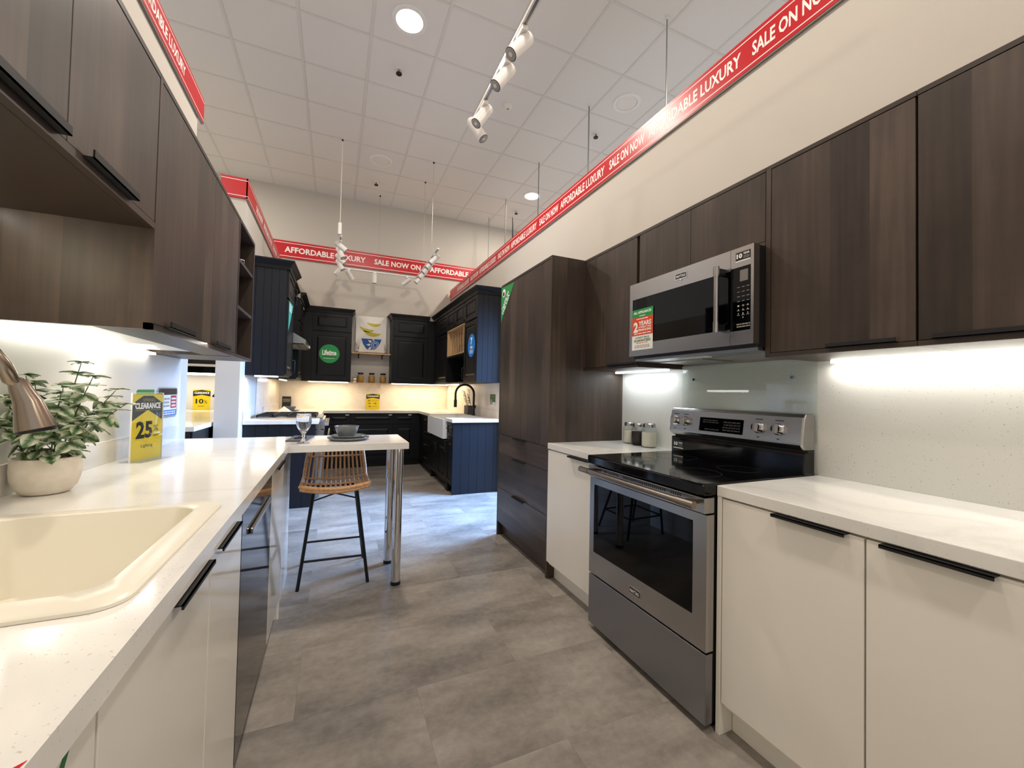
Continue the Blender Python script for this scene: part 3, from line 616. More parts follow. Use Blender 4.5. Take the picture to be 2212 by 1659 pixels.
MB().tube([(-.566, 1.168, 1.150), (-.5645, 1.168, 1.143)], [.029, .027], 24).obj('spray_face', 'black', t)
MB().tube([(-.765, 1.075, 1.0), (-.765, 1.045, 1.005), (-.765, .985, 1.05)], [.011, .009, .007], 12).obj('lever', 'nickel', t, smooth=True)
# ---------------------------------------------------------------- potted plant
PX, PY = -.792, 1.690
t = thing('potted_plant', 'variegated leafy plant in round cream pot beside the sink', 'plant', (PX, PY, ZC))
MB().lathe([(.040, .0), (.052, .004), (.066, .022), (.0735, .048), (.0755, .075), (.074, .108), (.070, .110), (.069, .100), (.05, .097)], (PX, PY, ZC), 40).obj('pot', 'pot', t, smooth=True)
MB().lathe([(.069, .096), (.04, .099), (.002, .101)], (PX, PY, ZC), 24).obj('soil', 'soil', t)
lv = MB(); pr = []; nL = 6
for i in range(nL+1):
    s_ = i/nL; w_ = .46*math.sin(math.pi*min(1, s_*.92+.06))**.8*(1-.25*s_); zc_ = -.22*s_*s_+.05*s_
    pr += [(s_, -w_, zc_+.05), (s_, 0, zc_), (s_, w_, zc_+.05)]
fcs = [(3*i+a, 3*i+3+a, 3*i+4+a, 3*i+1+a) for i in range(nL) for a in (0, 1)]
leaf_me = bpy.data.meshes.new('leaf'); leaf_me.from_pydata(pr, [], fcs); leaf_me.shade_smooth(); leaf_me.materials.append(MATS['leaf'])
def leaf(parent, p, d, ln, roll=0):
    d = V(d).normalized(); side = d.cross(V((0, 0, 1)));
    side = side.normalized() if side.length > .05 else V((1, 0, 0)); nrm = side.cross(d)
    side = (side*math.cos(roll)+nrm*math.sin(roll)); nrm = side.cross(d)
    o = bpy.data.objects.new('leaf', leaf_me); COL.objects.link(o); o.parent = parent
    M_ = Matrix(((d.x, side.x, nrm.x), (d.y, side.y, nrm.y), (d.z, side.z, nrm.z))).to_4x4()
    o.matrix_local = Matrix.Translation(V(p)-ORG[parent]) @ M_ @ Matrix.Diagonal((ln, ln*.95, ln, 1))
rnd = random.Random(11)
stems = [(.010, .02, .345, .05, .015), (-.03, .0, .30, -.075, -.01), (.03, -.01, .30, .10, -.045), (.0, .03, .27, -.02, .09), (.035, .02, .215, .165, -.03), (-.035, -.02, .24, -.05, -.08),
         (.02, -.03, .25, .055, -.075), (-.01, .0, .28, -.01, -.04), (.03, .03, .26, .11, .05), (-.04, .02, .21, -.06, .03), (.0, -.04, .19, .02, -.11), (.04, -.02, .18, .10, -.08), (-.02, -.04, .17, -.04, -.10)]
def clampx(p): return V((max(p.x, -.842), p.y, p.z))
for sx, sy, hh, dx, dy in stems:
    b0 = V((PX+sx, PY+sy, ZC+.095)); tip = clampx(V((PX+sx*.6+dx, PY+sy*.6+dy, ZC+.055+hh)))
    mid = clampx((b0+tip)/2+V((0, 0, .02))); path = [b0, (b0+mid)/2+V((0, 0, .006)), mid, (mid+tip)/2+V((0, 0, .004)), tip]
    MB().tube(path, [.0022, .002, .0018, .0015, .001], 5).obj('stem', 'stem', t)
    lvls = 6 if hh > .22 else 5
    for k in range(lvls):
        f = .30+.70*k/(lvls-1); seg = f*4; i = min(3, int(seg)); p = path[i].lerp(path[i+1], seg-i); a0 = rnd.random()*6.28
        nn = 5 if k == lvls-1 else 4
        for q in range(nn):
            a = a0+2*math.pi*q/nn+rnd.uniform(-.35, .35); ln = rnd.uniform(.032, .046)*(.85 if k == lvls-1 else 1.1)
            d = V((math.cos(a), math.sin(a), rnd.uniform(-.15, .2) if k > lvls-3 else rnd.uniform(-.9, .1)))
            if p.x+d.x*ln < -.852: d.x = abs(d.x)*.4+.2
            leaf(t, p, d, ln, rnd.uniform(-.4, .4) if k > lvls-3 else rnd.uniform(-1.1, 1.1))
for k in range(30):      # low leaves hanging over the rim
    a = rnd.random()*6.28; r = rnd.uniform(.03, .062); p = V((PX+r*math.cos(a), PY+r*math.sin(a), ZC+.112+rnd.uniform(0, .03)))
    d = V((math.cos(a), math.sin(a), rnd.uniform(-.5, .1)))
    if p.x+d.x*.056 < -.852: d.x = .3
    leaf(t, p, d, rnd.uniform(.04, .056), rnd.uniform(-.4, .4))
# ---------------------------------------------------------------- signs on the left
def clearance(fr, parent, W, H, big, extra, small=False):
    """black and yellow clearance print inside an acrylic holder"""
    fr.rect('sheet', 0, W, 0, H, .0, .0008, 'yellow', parent)
    fr.poly('black_head', [(0, H*.60), (W*.5, H*.76-.0), (W, H*.60), (W, H*.86), (W*.66, H*.975), (W*.34, H*.975), (0, H*.86)] if not small else [(0, H*.66), (W*.5, H*.74), (W, H*.66), (W, H*.92), (W*.5, H*.98), (0, H*.92)], .0008, .0011, 'ink', parent)
    if not small:
        for s in (0, 1):
            f = (lambda x: x) if s == 0 else (lambda x: W-x)
            fr.poly('chevron', [(f(0), H*.575), (f(W*.20), H*.64), (f(W*.20), H*.655), (f(0), H*.59)], .0011, .0014, 'olive_ink' if 0 else 'yellow', parent)
            fr.poly('corner_line', [(f(0), H*.875), (f(W*.30), H*.978), (f(W*.34), H*.978), (f(0), H*.862)], .0011, .0014, 'yellow', parent)
        fr.text('SPRING', W*.33, H*.885, W*.40, H*.050, .0012, 'olive_ink', parent, .0)
        fr.text('CLEARANCE', W*.09, H*.775, W*.84, H*.095, .0012, 'white_ink', parent, .04)
        fr.rect('rule', W*.08, W*.92, H*.750, H*.757, .0012, .0014, 'olive_ink', parent)
    else: fr.text('CLEARANCE', W*.07, H*.78, W*.86, H*.11, .0012, 'white_ink', parent, .04)
    extra(fr, W, H)
P0 = V((-.786, 2.221, ZC+.004)); P1 = V((-.7355, 2.385, ZC+.004)); W25 = (P1-P0).length; H25 = .288
fr = FR(P0, P1-P0, UP)
t = thing('sign_holder', 'tall acrylic stand with yellow and black twenty-five percent clearance sign', 'sign', P0)
fr.rect('clear_back', -.003, W25+.003, -.002, H25+.006, -.0030, -.0006, 'acrylic', t)
m = MB(); q = [fr.P(-.003, 0, .045), fr.P(W25+.003, 0, .045), fr.P(W25+.003, 0, -.045), fr.P(-.003, 0, -.045)]
m.prism([p+V((0, 0, -.0036)) for p in q], [p+V((0, 0, -.0010)) for p in q]).obj('foot', 'acrylic', t)
def ex25(f, W, H):
    f.text('25', W*.14, H*.325, W*.54, H*.265, .0009, 'ink', t, .035); f.text('%', W*.71, H*.42, W*.17, H*.10, .0009, 'ink', t, .0); f.text('OFF', W*.70, H*.335, W*.18, H*.035, .0009, 'ink', t, .0)
    f.text('Lighting', W*.32, H*.175, W*.38, H*.065, .0009, 'ink', t, .0)
clearance(fr, t, W25, H25, '25', ex25)
fr.rect('clear_front', -.003, W25+.003, -.002, H25+.004, .0020, .0036, 'acrylic', t)
for x0 in (-.0038, W25+.0028): fr.rect('clear_edge', x0, x0+.001, -.002, H25+.006, -.003, .0036, 'white_plastic', t)
fr.rect('clear_top_edge', -.003, W25+.003, H25+.004, H25+.006, -.003, .0036, 'white_plastic', t)
fr = facing_right((-.8762, 2.515, 1.08)); t = thing('info_card', 'green card on the wall behind the yellow clearance sign', 'card', (-.876, 2.62, 1.08))
fr.poly('sheet', [(0, 0), (.21, 0), (.21, .144), (.015, .144), (0, .135)], .0002, .0012, 'green', t); fr.bars(.02, .10, .17, .02, 1, .0013, 'olive_ink', t, 'small_print', 3)
fr = facing_right((-.8762, 2.745, 1.062)); t = thing('brochure_holder', 'clear wall holder with white, red and blue price sheet', 'brochure', (-.87, 2.9, 1.062))
fr.poly('clear_back', [(0, .03), (.03, 0), (.30, 0), (.33, .03), (.33, .15), (.30, .175), (.03, .175), (0, .15)], .0002, .002, 'acrylic', t)
fr.rect('sheet', .045, .285, .015, .168, .008, .0088, 'paper', t); fr.rect('dark_head', .045, .285, .132, .168, .0088, .0092, 'ink', t)
fr.rect('red_box', .19, .28, .055, .128, .0088, .0092, 'red_ink', t); fr.rect('blue_box', .045, .285, .015, .046, .0088, .0092, 'blue_ink', t)
fr.bars(.055, .06, .12, .06, 3, .0089, 'grey_edge', t, 'small_print', 9); fr.bars(.20, .06, .07, .06, 3, .0093, 'white_ink', t, 'small_print', 10); fr.bars(.055, .018, .21, .024, 2, .0093, 'white_ink', t, 'small_print', 12)
for x in (.04, .286): fr.rect('clip', x, x+.004, .012, .17, .002, .010, 'acrylic', t)
# ---------------------------------------------------------------- left wall cabinets
UX = -.508; LZ0, LZ1 = 1.413, 2.19
def wall_left_unit(lab, y0, y1, z0, doors):
    t = thing('upper_cabinet', lab, 'cabinet', ((UX-.88)/2, (y0+y1)/2, z0), 'dark wooden wall cabinets on the left')
    box('carcass', 'wood', (-.879, UX-.020, y0+.0187, y1, z0+.018, LZ1-.016), t); box('top_panel', 'wood_h', (-.879, UX, y0, y1, LZ1-.016, LZ1), t)
    m = MB(); m.box(UX-.019, UX, y0, y1, z0, z0+.019); m.obj('bottom_rail', 'wood_h', t)
    for a, b, pl in doors:
        d = box('door', 'wood', (UX-.0195, UX-.001, a+.0012, b-.0012, z0+.021, LZ1-.019), t, .0008)
        if pl: pull(d, 1, UX-.001, pl[0], pl[1], z0+.0225, False, .016, .020)
    return t
t = wall_left_unit('short dark wood wall cabinet above the sink', .55, 1.5345, 1.713, [(.55, 1.101, (.80, 1.075)), (1.101, 1.5345, (1.157, 1.377))])
box('base_panel', 'wood_h', (-.879, UX-.020, .55, 1.5345, 1.713, 1.730), t)
t = wall_left_unit('tall dark wood wall cabinet pair between sink cabinet and open shelves', 1.536, 2.655, LZ0, [(1.556, 2.165, (1.64, 1.89)), (2.165, 2.652, (2.20, 2.46))])
box('side_panel', 'wood', (-.879, UX, 1.536, 1.5545, LZ0, LZ1-.016), t)
box('base_panel', 'panel_white', (-.879, -.66, 1.556, 2.655, LZ0+.016, LZ0+.019), t); box('light_rail', 'wood_h', (-.655, UX-.020, 1.556, 2.655, LZ0+.002, LZ0+.018), t)
box('light_rail_divider', 'panel_white', (-.87, -.66, 2.155, 2.170, LZ0+.004, LZ0+.016), t)
t = thing('shelf_unit', 'open dark wood shelf unit at the end of the left wall cabinets', 'shelf unit', (-.69, 2.88, LZ0)); a, b = 2.657, 3.110
box('side_panel', 'wood', (-.879, UX, a, a+.018, LZ0, LZ1), t); box('side_panel', 'wood', (-.879, UX, b-.018, b, LZ0, LZ1), t)
for z in (LZ0, LZ1-.018, 1.690, 1.955): box('shelf', 'wood_h', (-.879, UX-(.0 if z in (LZ0, LZ1-.018) else .004), a+.018, b-.018, z, z+.018), t)
box('back_panel', 'wood', (-.879, -.873, a+.018, b-.018, LZ0+.018, LZ1-.018), t)
t = thing('leaflet', 'white leaflet lying on the lowest open shelf', 'leaflet', (-.55, 2.76, LZ0+.0185))
m = MB(); m.add([(-.60, 2.70, 1.4315), (-.515, 2.70, 1.4315), (-.515, 2.86, 1.4315), (-.60, 2.86, 1.4315), (-.60, 2.70, 1.4335), (-.515, 2.70, 1.4335), (-.515, 2.86, 1.4335), (-.60, 2.86, 1.4335)], [(3, 2, 1, 0), (4, 5, 6, 7), (0, 1, 5, 4), (1, 2, 6, 5), (2, 3, 7, 6), (3, 0, 4, 7)]).obj('sheet', 'paper', t)
m = MB(); m.add([(-.60, 2.70, 1.4337), (-.56, 2.70, 1.4337), (-.56, 2.86, 1.4337), (-.60, 2.86, 1.4337)], [(0, 1, 2, 3)]).obj('blue_print', 'blue_ink', t)
MB().tube([(-.60, 2.80, 1.976), (-.53, 2.79, 1.992), (-.515, 2.83, 1.998), (-.53, 2.90, 1.982), (-.56, 2.93, 1.976)], .0022, 6).obj('cable', 'white_plastic', None, label='white cable curling over the upper open shelf', cat='cable')
led('bright white under-cabinet light strip left above the plant', (-.86, -.842, 1.60, 2.62, 1.401, 1.4125), 'led', 3.2, (1, .97, .90), lambda p: (p[0]+.10, p[1], p[2]-1))
led('under-cabinet light strip beneath the short cabinet over the sink', (-.86, -.842, .60, 1.50, 1.700, 1.712), 'led', 7.0, (1, .86, .58), lambda p: (p[0]+.35, p[1]+.6, p[2]-1))
# ================================================================== BREAKFAST BAR
for lab, x, y in (('near polished chrome post carrying the breakfast bar', .392, 2.712), ('far polished chrome post carrying the breakfast bar', .386, 3.068)):
    t = thing('bar_post', lab, 'post', (x, y, 0), 'chrome posts of the breakfast bar')
    MB().cyl((x, y, .022), (x, y, ZCB-.004), .030, 40).obj('tube', 'chrome', t, smooth=True); MB().cyl((x, y, 0), (x, y, .022), .031, 32).obj('foot', 'black', t, smooth=True)
    MB().cyl((x, y, ZCB-.004), (x, y, ZCB), .045, 32).obj('top_plate', 'chrome', t)
# stool
t = thing('bar_stool', 'rattan counter stool with black metal legs under the breakfast bar', 'stool', (.02, 2.98, 0)); SC = .022
prof = [(2.735, .640), (2.80, .628), (2.90, .617), (3.00, .612), (3.06, .620), (3.10, .645), (3.125, .690), (3.155, .770), (3.185, .845), (3.205, .898)]
def halfw(i): return [.195, .198, .20, .20, .198, .195, .192, .182, .170, .155][i]
def shell(u, i):
    y, z = prof[i]; c = 1-u*u
    return V((SC+u*halfw(i), y-(.045*c if i == 0 else .03*c if i == 1 else 0)+(.02*c if i > 5 else 0), z+.016*u*u*(1 if i < 5 else .4)))
NS = 13
for k in range(NS):
    u = -1+2*(k+.5)/NS*1.0; MB().tube([shell(u*.96, i) for i in range(len(prof))], .0068, 6).obj('slat', 'rattan', t, smooth=True)
rim = [shell(-1, i) for i in range(len(prof)-1, -1, -1)]+[shell(-1+2*j/12, 0) for j in range(1, 12)]+[shell(1, i) for i in range(len(prof))]+[shell(1-2*j/10, len(prof)-1) for j in range(1, 10)]
MB().tube(rim, .0125, 8, closed=True).obj('rim', 'rattan', t, smooth=True)
MB().tube([shell(-1+2*j/14, 0)+V((0, .004, -.016)) for j in range(15)], .013, 8).obj('front_binding', 'rattan', t, smooth=True)
for i, lift in ((4, .006), (7, .0), (2, -.010)): MB().tube([shell(-1+2*j/12, i)+V((0, -.010 if i > 5 else 0, .011 if i < 5 else 0)) for j in range(13)], .0065, 6).obj('cross_rod', 'rattan', t, smooth=True)
tops = {(-1, 0): (SC-.125, 2.815, .612), (1, 0): (SC+.125, 2.815, .612), (-1, 1): (SC-.125, 3.03, .596), (1, 1): (SC+.125, 3.03, .596)}
feet = {(-1, 0): (-.178, 2.826, 0), (1, 0): (.230, 2.806, 0), (-1, 1): (-.182, 3.235, 0), (1, 1): (.228, 3.225, 0)}
def on(k, z): a, b = V(feet[k]), V(tops[k]); return a.lerp(b, z/b.z)
for k in tops: MB().cyl(feet[k], tops[k], .0105, 10).obj('leg', 'black_metal', t, smooth=True)
for a, b in (((-1, 0), (1, 0)), ((-1, 1), (1, 1)), ((-1, 0), (-1, 1)), ((1, 0), (1, 1))): MB().cyl(on(a, .175), on(b, .175), .0075, 8).obj('foot_rail', 'black_metal', t, smooth=True)
MB().cyl(on((-1, 0), .545), on((1, 1), .575), .005, 8).obj('cross_brace', 'black_metal', t); MB().cyl(on((1, 0), .545), on((-1, 1), .575), .005, 8).obj('cross_brace', 'black_metal', t)
for a, b in (((-1, 0), (1, 0)), ((-1, 1), (1, 1)), ((-1, 0), (-1, 1)), ((1, 0), (1, 1))): MB().cyl(V(tops[a])-V((0, 0, .005)), V(tops[b])-V((0, 0, .005)), .008, 8).obj('seat_bar', 'black_metal', t)
# goblet, slate, crockery
t = thing('goblet', 'clear stemmed water goblet on the breakfast bar', 'glass', (-.168, 2.772, ZC+.0002)); c = (-.168, 2.772, ZC+.0002)
MB().lathe([(.036, 0), (.036, .002), (.018, .010), (.010, .018), (.0075, .032), (.011, .040), (.0075, .048), (.012, .060), (.026, .078), (.039, .105), (.0435, .135), (.040, .172), (.0385, .180), (.0365, .180), (.038, .170), (.041, .135), (.0365, .106), (.024, .082), (.010, .066), (.0005, .063)], c, 36).obj('bowl_and_stem', 'crystal', t, smooth=True)
t = thing('slate_tile', 'dark grey slate coaster with small black tool behind the goblet', 'coaster', (-.20, 3.0, ZC))
m = MB(); q = [(-.272, 2.862), (-.160, 2.838), (-.118, 3.135), (-.246, 3.150)]; m.prism([(x, y, ZC+.0003) for x, y in q], [(x, y, ZC+.009) for x, y in q]).obj('tile', 'slate', t)
MB().tube([(-.225, 2.93, ZC+.013), (-.19, 2.97, ZC+.018), (-.165, 2.98, ZC+.014)], [.006, .012, .007], 8).obj('black_tool', 'black', t, smooth=True)
c = (.092, 2.905, ZC)
def plate(lab, z, r, mat='stoneware'):
    t = thing('plate', lab, 'plate', (c[0], c[1], z), 'grey stoneware plates'); cc = (c[0], c[1], z)
    MB().lathe([(r*.62, .0), (r*.9, .005), (r, .016), (r*.985, .019), (r*.88, .010), (r*.6, .006), (.002, .006)], cc, 48).obj('dish', 'stoneware', t, smooth=True)
    MB().lathe([(r*.58, .0), (r*.64, .0), (r*.86, .0035), (r*.83, .0045)], cc, 48, close=True).obj('bare_foot', 'clay_rim', t, smooth=True); return t
plate('large grey dinner plate with pale foot on the breakfast bar', ZC+.0004, .132); plate('smaller grey plate stacked on the large plate', ZC+.0125, .108)
t = thing('bowl', 'small grey stoneware bowl on top of the stacked plates', 'bowl', (c[0]-.012, c[1], ZC+.022)); cc = (c[0]-.012, c[1], ZC+.022)
MB().lathe([(.045, .0), (.052, .003), (.066, .036), (.0765, .068), (.0745, .0685), (.063, .036), (.048, .008), (.002, .006)], cc, 40).obj('dish', 'stoneware', t, smooth=True)
MB().lathe([(.0745, .0686), (.0765, .0682), (.0768, .0695), (.0747, .0698)], cc, 40, close=True).obj('lip', 'grey_edge', t, smooth=True)
# ================================================================== DARK KITCHEN AT THE BACK
def front(fr, x0, x1, y0, y1, parent, name='door', handle=None, mat='navy_shaded'):
    """raised-panel front in frame coordinates: slab, four frame members and a fielded centre in one mesh"""
    m = MB(); fw_ = min(.058, (x1-x0)*.22, (y1-y0)*.26)
    def r(a, b, c_, d_, e, f): m.prism([fr.P(x, y, e) for x, y in ((a, c_), (b, c_), (b, d_), (a, d_))], [fr.P(x, y, f) for x, y in ((a, c_), (b, c_), (b, d_), (a, d_))])
    g = .0015; r(x0+g, x1-g, y0+g, y1-g, 0, .010)
    r(x0+g, x0+fw_, y0+g, y1-g, .0101, .020); r(x1-fw_, x1-g, y0+g, y1-g, .0101, .020); r(x0+fw_, x1-fw_, y0+g, y0+fw_, .0101, .020); r(x0+fw_, x1-fw_, y1-fw_, y1-g, .0101, .020)
    a = fw_+.014; b = a+.020
    if x1-x0 > 2*b+.01 and y1-y0 > 2*b+.01:
        o_ = [(x0+a, y0+a), (x1-a, y0+a), (x1-a, y1-a), (x0+a, y1-a)]; i_ = [(x0+b, y0+b), (x1-b, y0+b), (x1-b, y1-b), (x0+b, y1-b)]
        m.prism([fr.P(x, y, .0101) for x, y in o_], [fr.P(x, y, .0175) for x, y in i_])
    d = m.obj(name, mat, parent)
    if handle:
        hx0, hy0, hx1, hy1 = handle; e = V((hx1-hx0, hy1-hy0)).normalized()*.006
        MB().tube([fr.P(hx0, hy0, .020), fr.P(hx0, hy0, .044), fr.P(hx0+e.x, hy0+e.y, .050), fr.P(hx1-e.x, hy1-e.y, .050), fr.P(hx1, hy1, .044), fr.P(hx1, hy1, .020)], .0055, 8).obj('handle', 'black', d, smooth=True)
    return d
def boards(fr, W, H, n, parent, mat='navy', d0=0.0, d1=.012):
    for i in range(n): fr.rect('board', W*i/n+.0012, W*(i+1)/n-.0012, 0, H, d0, d1, mat, parent)
def crown(parent, pts, z0, z1, out):
    """moulding swept along a plan polyline; pts = [(x, y, nx, ny)] with outward mitre directions"""
    pf = [(0, 0), (.012, 0), (.016, .35), (out*.8, .75), (out, .86), (out, 1), (0, 1)]
    m = MB(); n = len(pf); vv = [(x+nx*a, y+ny*a, z0+(z1-z0)*b) for x, y, nx, ny in pts for a, b in pf]; ff = []
    for i in range(len(pts)-1):
        for k in range(n): ff.append((i*n+k, i*n+(k+1) % n, (i+1)*n+(k+1) % n, (i+1)*n+k))
    ff += [tuple(range(n)), tuple((len(pts)-1)*n+k for k in range(n))]
    return m.add(vv, ff).obj('crown', 'navy_shaded', parent)
ZK0, ZK1 = 1.372, 2.50; CR = 2.572; NW = -.833
# --- left leg, wall cabinets
t = thing('upper_cabinet', 'navy wall cabinet with grooved side and green triangle sticker left of the hood', 'cabinet', (-.65, 5.1, ZK0), 'navy wall cabinets')
box('carcass', 'navy_shaded', (NW, -.490, 4.812, 5.40, ZK0, ZK1), t); boards(facing_cam((NW, 4.812, ZK0)), .343, ZK1-ZK0, 5, t)
fr = facing_right((-.490, 4.80, ZK0)); front(fr, .012, .60, .02, .80, t, handle=(.55, .05, .55, .20)); front(fr, .012, .60, .82, 1.12, t, handle=(.555, .85, .555, 1.03))
crown(t, [(NW, 4.80, 0, -1), (-.470, 4.80, .72, -.72), (-.470, 5.40, 1, 0)], ZK1-.02, CR, .07)
st = thing('corner_sticker', 'teal green triangular sticker on the left navy wall cabinet', 'sticker', (-.465, 5.08, 1.853)); fr = facing_right((-.4695, 4.862, 1.853))
fr.poly('triangle', [(0, 0), (.44, .342), (0, .319)], .0002, .0012, 'teal', st); fr.bars(.03, .22, .26, .09, 3, .0013, 'white_ink', st, 'small_print', 2)
t = thing('range_hood', 'stainless range hood with sloped side beside the left navy cabinet', 'range hood', (-.60, 5.83, 1.78))
m = MB(); pr = [(NW, 1.785), (-.335, 1.785), (-.335, 1.828), (-.468, 1.907), (NW, 1.907)]; m.prism([(x, 5.42, z) for x, z in pr], [(x, 6.24, z) for x, z in pr]).obj('canopy', 'steel', t)
box('underside', 'black', (NW+.02, -.36, 5.44, 6.22, 1.775, 1.785), t); box('filter', 'grille', (-.70, -.45, 5.52, 6.14, 1.772, 1.775), t)
for i in range(3): MB().cyl((-.335, 6.0+.06*i, 1.806), (-.320, 6.0+.06*i, 1.806), .012, 12).obj('button', 'chrome', t)
t = thing('upper_cabinet', 'navy wall cabinet above the range hood', 'cabinet', (-.65, 5.83, 1.91), 'navy wall cabinets')
box('carcass', 'navy_shaded', (NW, -.560, 5.402, 6.25, 1.909, ZK1), t); fr = facing_right((-.560, 5.402, 1.909)); front(fr, .01, .42, .02, .57, t); front(fr, .425, .84, .02, .57, t)
crown(t, [(-.540, 5.402, 1, 0), (-.540, 6.25, 1, 0)], ZK1-.02, CR, .07)
t = thing('upper_cabinet', 'dark corner wall cabinet between hood and the green round sticker', 'cabinet', (-.65, 6.9, ZK0), 'navy wall cabinets')
m = MB(); pl = [(NW, 6.252), (-.49, 6.252), (-.49, 6.90), (-.16+.0, 7.23), (-.16, 7.555), (NW, 7.555)]; pl = [(NW, 6.252), (-.49, 6.252), (-.49, 7.158), (NW, 7.158)]
m.prism([(x, y, ZK0) for x, y in pl], [(x, y, ZK1) for x, y in pl]).obj('carcass', 'navy_shaded', t)
fr = facing_right((-.490, 6.252, ZK0)); front(fr, .01, .60, .02, .80, t); front(fr, .01, .60, .82, 1.12, t); crown(t, [(-.470, 6.252, 1, 0), (-.470, 7.158, 1, 0)], ZK1-.02, CR, .07)
# --- back wall cabinets
YB = 7.22
t = thing('upper_cabinet', 'black back wall cabinet carrying the round green sticker', 'cabinet', (-.1, 7.38, ZK0), 'navy wall cabinets')
box('carcass', 'navy_shaded', (NW, .232, YB+.02, 7.555, ZK0, ZK1), t); fr = facing_cam((-.468, YB+.02, ZK0)); front(fr, .11, .69, .02, .80, t); front(fr, .11, .69, .82, 1.12, t); fr.rect('stile', -.36, .108, 0, 1.128, 0, .02, 'navy_shaded', t)
crown(t, [(-.48, YB, 0, -1), (.232, YB, .72, -.72), (.232, 7.555, 1, 0)], ZK1-.02, CR, .06)
st = thing('round_sticker', 'round green sticker with white lettering on the black back cabinet', 'sticker', (-.1, YB, 1.66)); fr = facing_cam((-.100, YB-.001, 1.822))
fr.disc('disc', 0, 0, .152, .0002, .0015, 'green', st); fr.text('Lifetime', -.105, -.025, .210, .088, .0016, 'white_ink', st, .04); fr.rect('rule', -.10, .10, -.055, -.040, .0016, .002, 'green_ink', st); fr.text('WARRANTY', -.085, -.082, .170, .016, .0016, 'white_ink', st, .0)
t = thing('upper_cabinet', 'black back wall cabinet right of the floating shelves', 'cabinet', (1.23, 7.38, ZK0), 'navy wall cabinets')
box('carcass', 'navy_shaded', (.878, 1.616, YB+.02, 7.555, ZK0, ZK1), t); fr = facing_cam((.878, YB+.02, ZK0)); front(fr, .03, .62, .02, .80, t); front(fr, .03, .62, .82, 1.12, t); fr.rect('stile', .622, .74, 0, 1.128, 0, .02, 'navy_shaded', t); fr.rect('stile', 0, .028, 0, 1.128, 0, .02, 'navy_shaded', t)
crown(t, [(.878, 7.555, -1, 0), (.878, YB, -.72, -.72), (1.52, YB, 0, -1)], ZK1-.02, CR, .06)
# --- right leg, wall cabinets
XK = 1.60; KR = 1.954
t = thing('upper_cabinet', 'navy wall cabinet with grooved end tinted daylight blue and round blue sticker', 'cabinet', (1.78, 5.06, ZK0), 'navy wall cabinets')
box('carcass', 'navy_shaded', (XK+.020, KR, 4.792, 5.34, ZK0, ZK1), t); boards(facing_cam((XK, 4.792, ZK0)), KR-XK, ZK1-ZK0, 5, t)
fr = facing_left((XK+.020, 5.34, ZK0)); front(fr, 0, .545, .02, .80, t, handle=(.035, .05, .035, .20)); front(fr, 0, .545, .82, 1.12, t, handle=(.02, .85, .02, 1.05))
crown(t, [(KR, 4.78, 0, -1), (XK, 4.78, -.72, -.72), (XK, 5.34, -1, 0)], ZK1-.02, CR, .06)
st = thing('round_sticker', 'round blue sticker with white seven on the right navy cabinet', 'sticker', (XK, 5.0, 1.70)); fr = facing_left((XK-.0006, 5.005, 1.850))
fr.disc('disc', 0, 0, .150, .0002, .0015, 'blue', st); fr.text('7', -.04, .010, .085, .092, .0016, 'white_ink', st, .05); fr.text('YEAR', -.055, -.042, .11, .036, .0016, 'white_ink', st, .04); fr.bars(-.07, -.105, .14, .052, 3, .0016, 'white_ink', st, 'small_print', 6)
t = thing('plate_rack_cabinet', 'navy wall cabinet with oak plate rack and open niche below', 'cabinet', (1.78, 5.8, ZK0), 'navy wall cabinets'); a, b = 5.342, 6.27
m = MB(); m.box(1.935, KR, a, b, ZK0, ZK1); m.box(XK+.02, 1.935, a, a+.018, ZK0, 2.20); m.box(XK+.02, 1.935, b-.018, b, ZK0, 2.20); m.box(XK+.02, 1.935, a, b, 2.20, ZK1); m.box(XK, 1.935, a+.018, b-.018, 1.768, 1.788); m.box(XK+.02, 1.935, a+.018, b-.018, ZK0, ZK0+.018)
m.obj('carcass', 'navy_shaded', t)
fr = facing_left((XK+.020, b, ZK0)); front(fr, 0, .462, .838, 1.12, t, handle=(.435, .87, .435, 1.05)); front(fr, .466, .926, .838, 1.12, t, handle=(.492, .87, .492, 1.05))
m = MB(); m.box(XK, 1.93, a+.02, a+.034, 1.79, 2.195); m.box(XK, 1.93, b-.034, b-.02, 1.79, 2.195); m.box(XK, 1.93, a+.034, b-.034, 1.79, 1.803); m.box(XK, 1.93, a+.034, b-.034, 2.182, 2.195); m.box(1.918, 1.93, a+.034, b-.034, 1.803, 2.182)
rk = m.obj('plate_rack', 'oak', t)
for i in range(9): MB().cyl((1.655, a+.09+.09*i, 1.803), (1.655, a+.09+.09*i, 2.182), .006, 8).obj('dowel', 'oak', rk, smooth=True)
crown(t, [(XK, a, -1, 0), (XK, b, -1, 0)], ZK1-.02, CR, .06)
for i, q in enumerate((2, 3, 4, 5, 6)):
    y = a+.045+.09*q+.0; pl_ = MB(); pl_.tube([(1.76, y-.006, 1.890), (1.76, y+.006, 1.890)], [.085, .07], 28)
    o = pl_.obj('plate', 'slate', None, label=('dark plate standing in the oak rack, first from the blue sticker', 'dark plate standing in the oak rack, second from the blue sticker', 'dark plate standing in the oak rack, middle one', 'dark plate standing in the oak rack, fourth from the blue sticker', 'dark plate standing in the oak rack, last from the blue sticker')[i], cat='plate', group='plates in the rack')
t = thing('upper_cabinet', 'dark corner wall cabinet beyond the plate rack', 'cabinet', (1.78, 6.75, ZK0), 'navy wall cabinets')
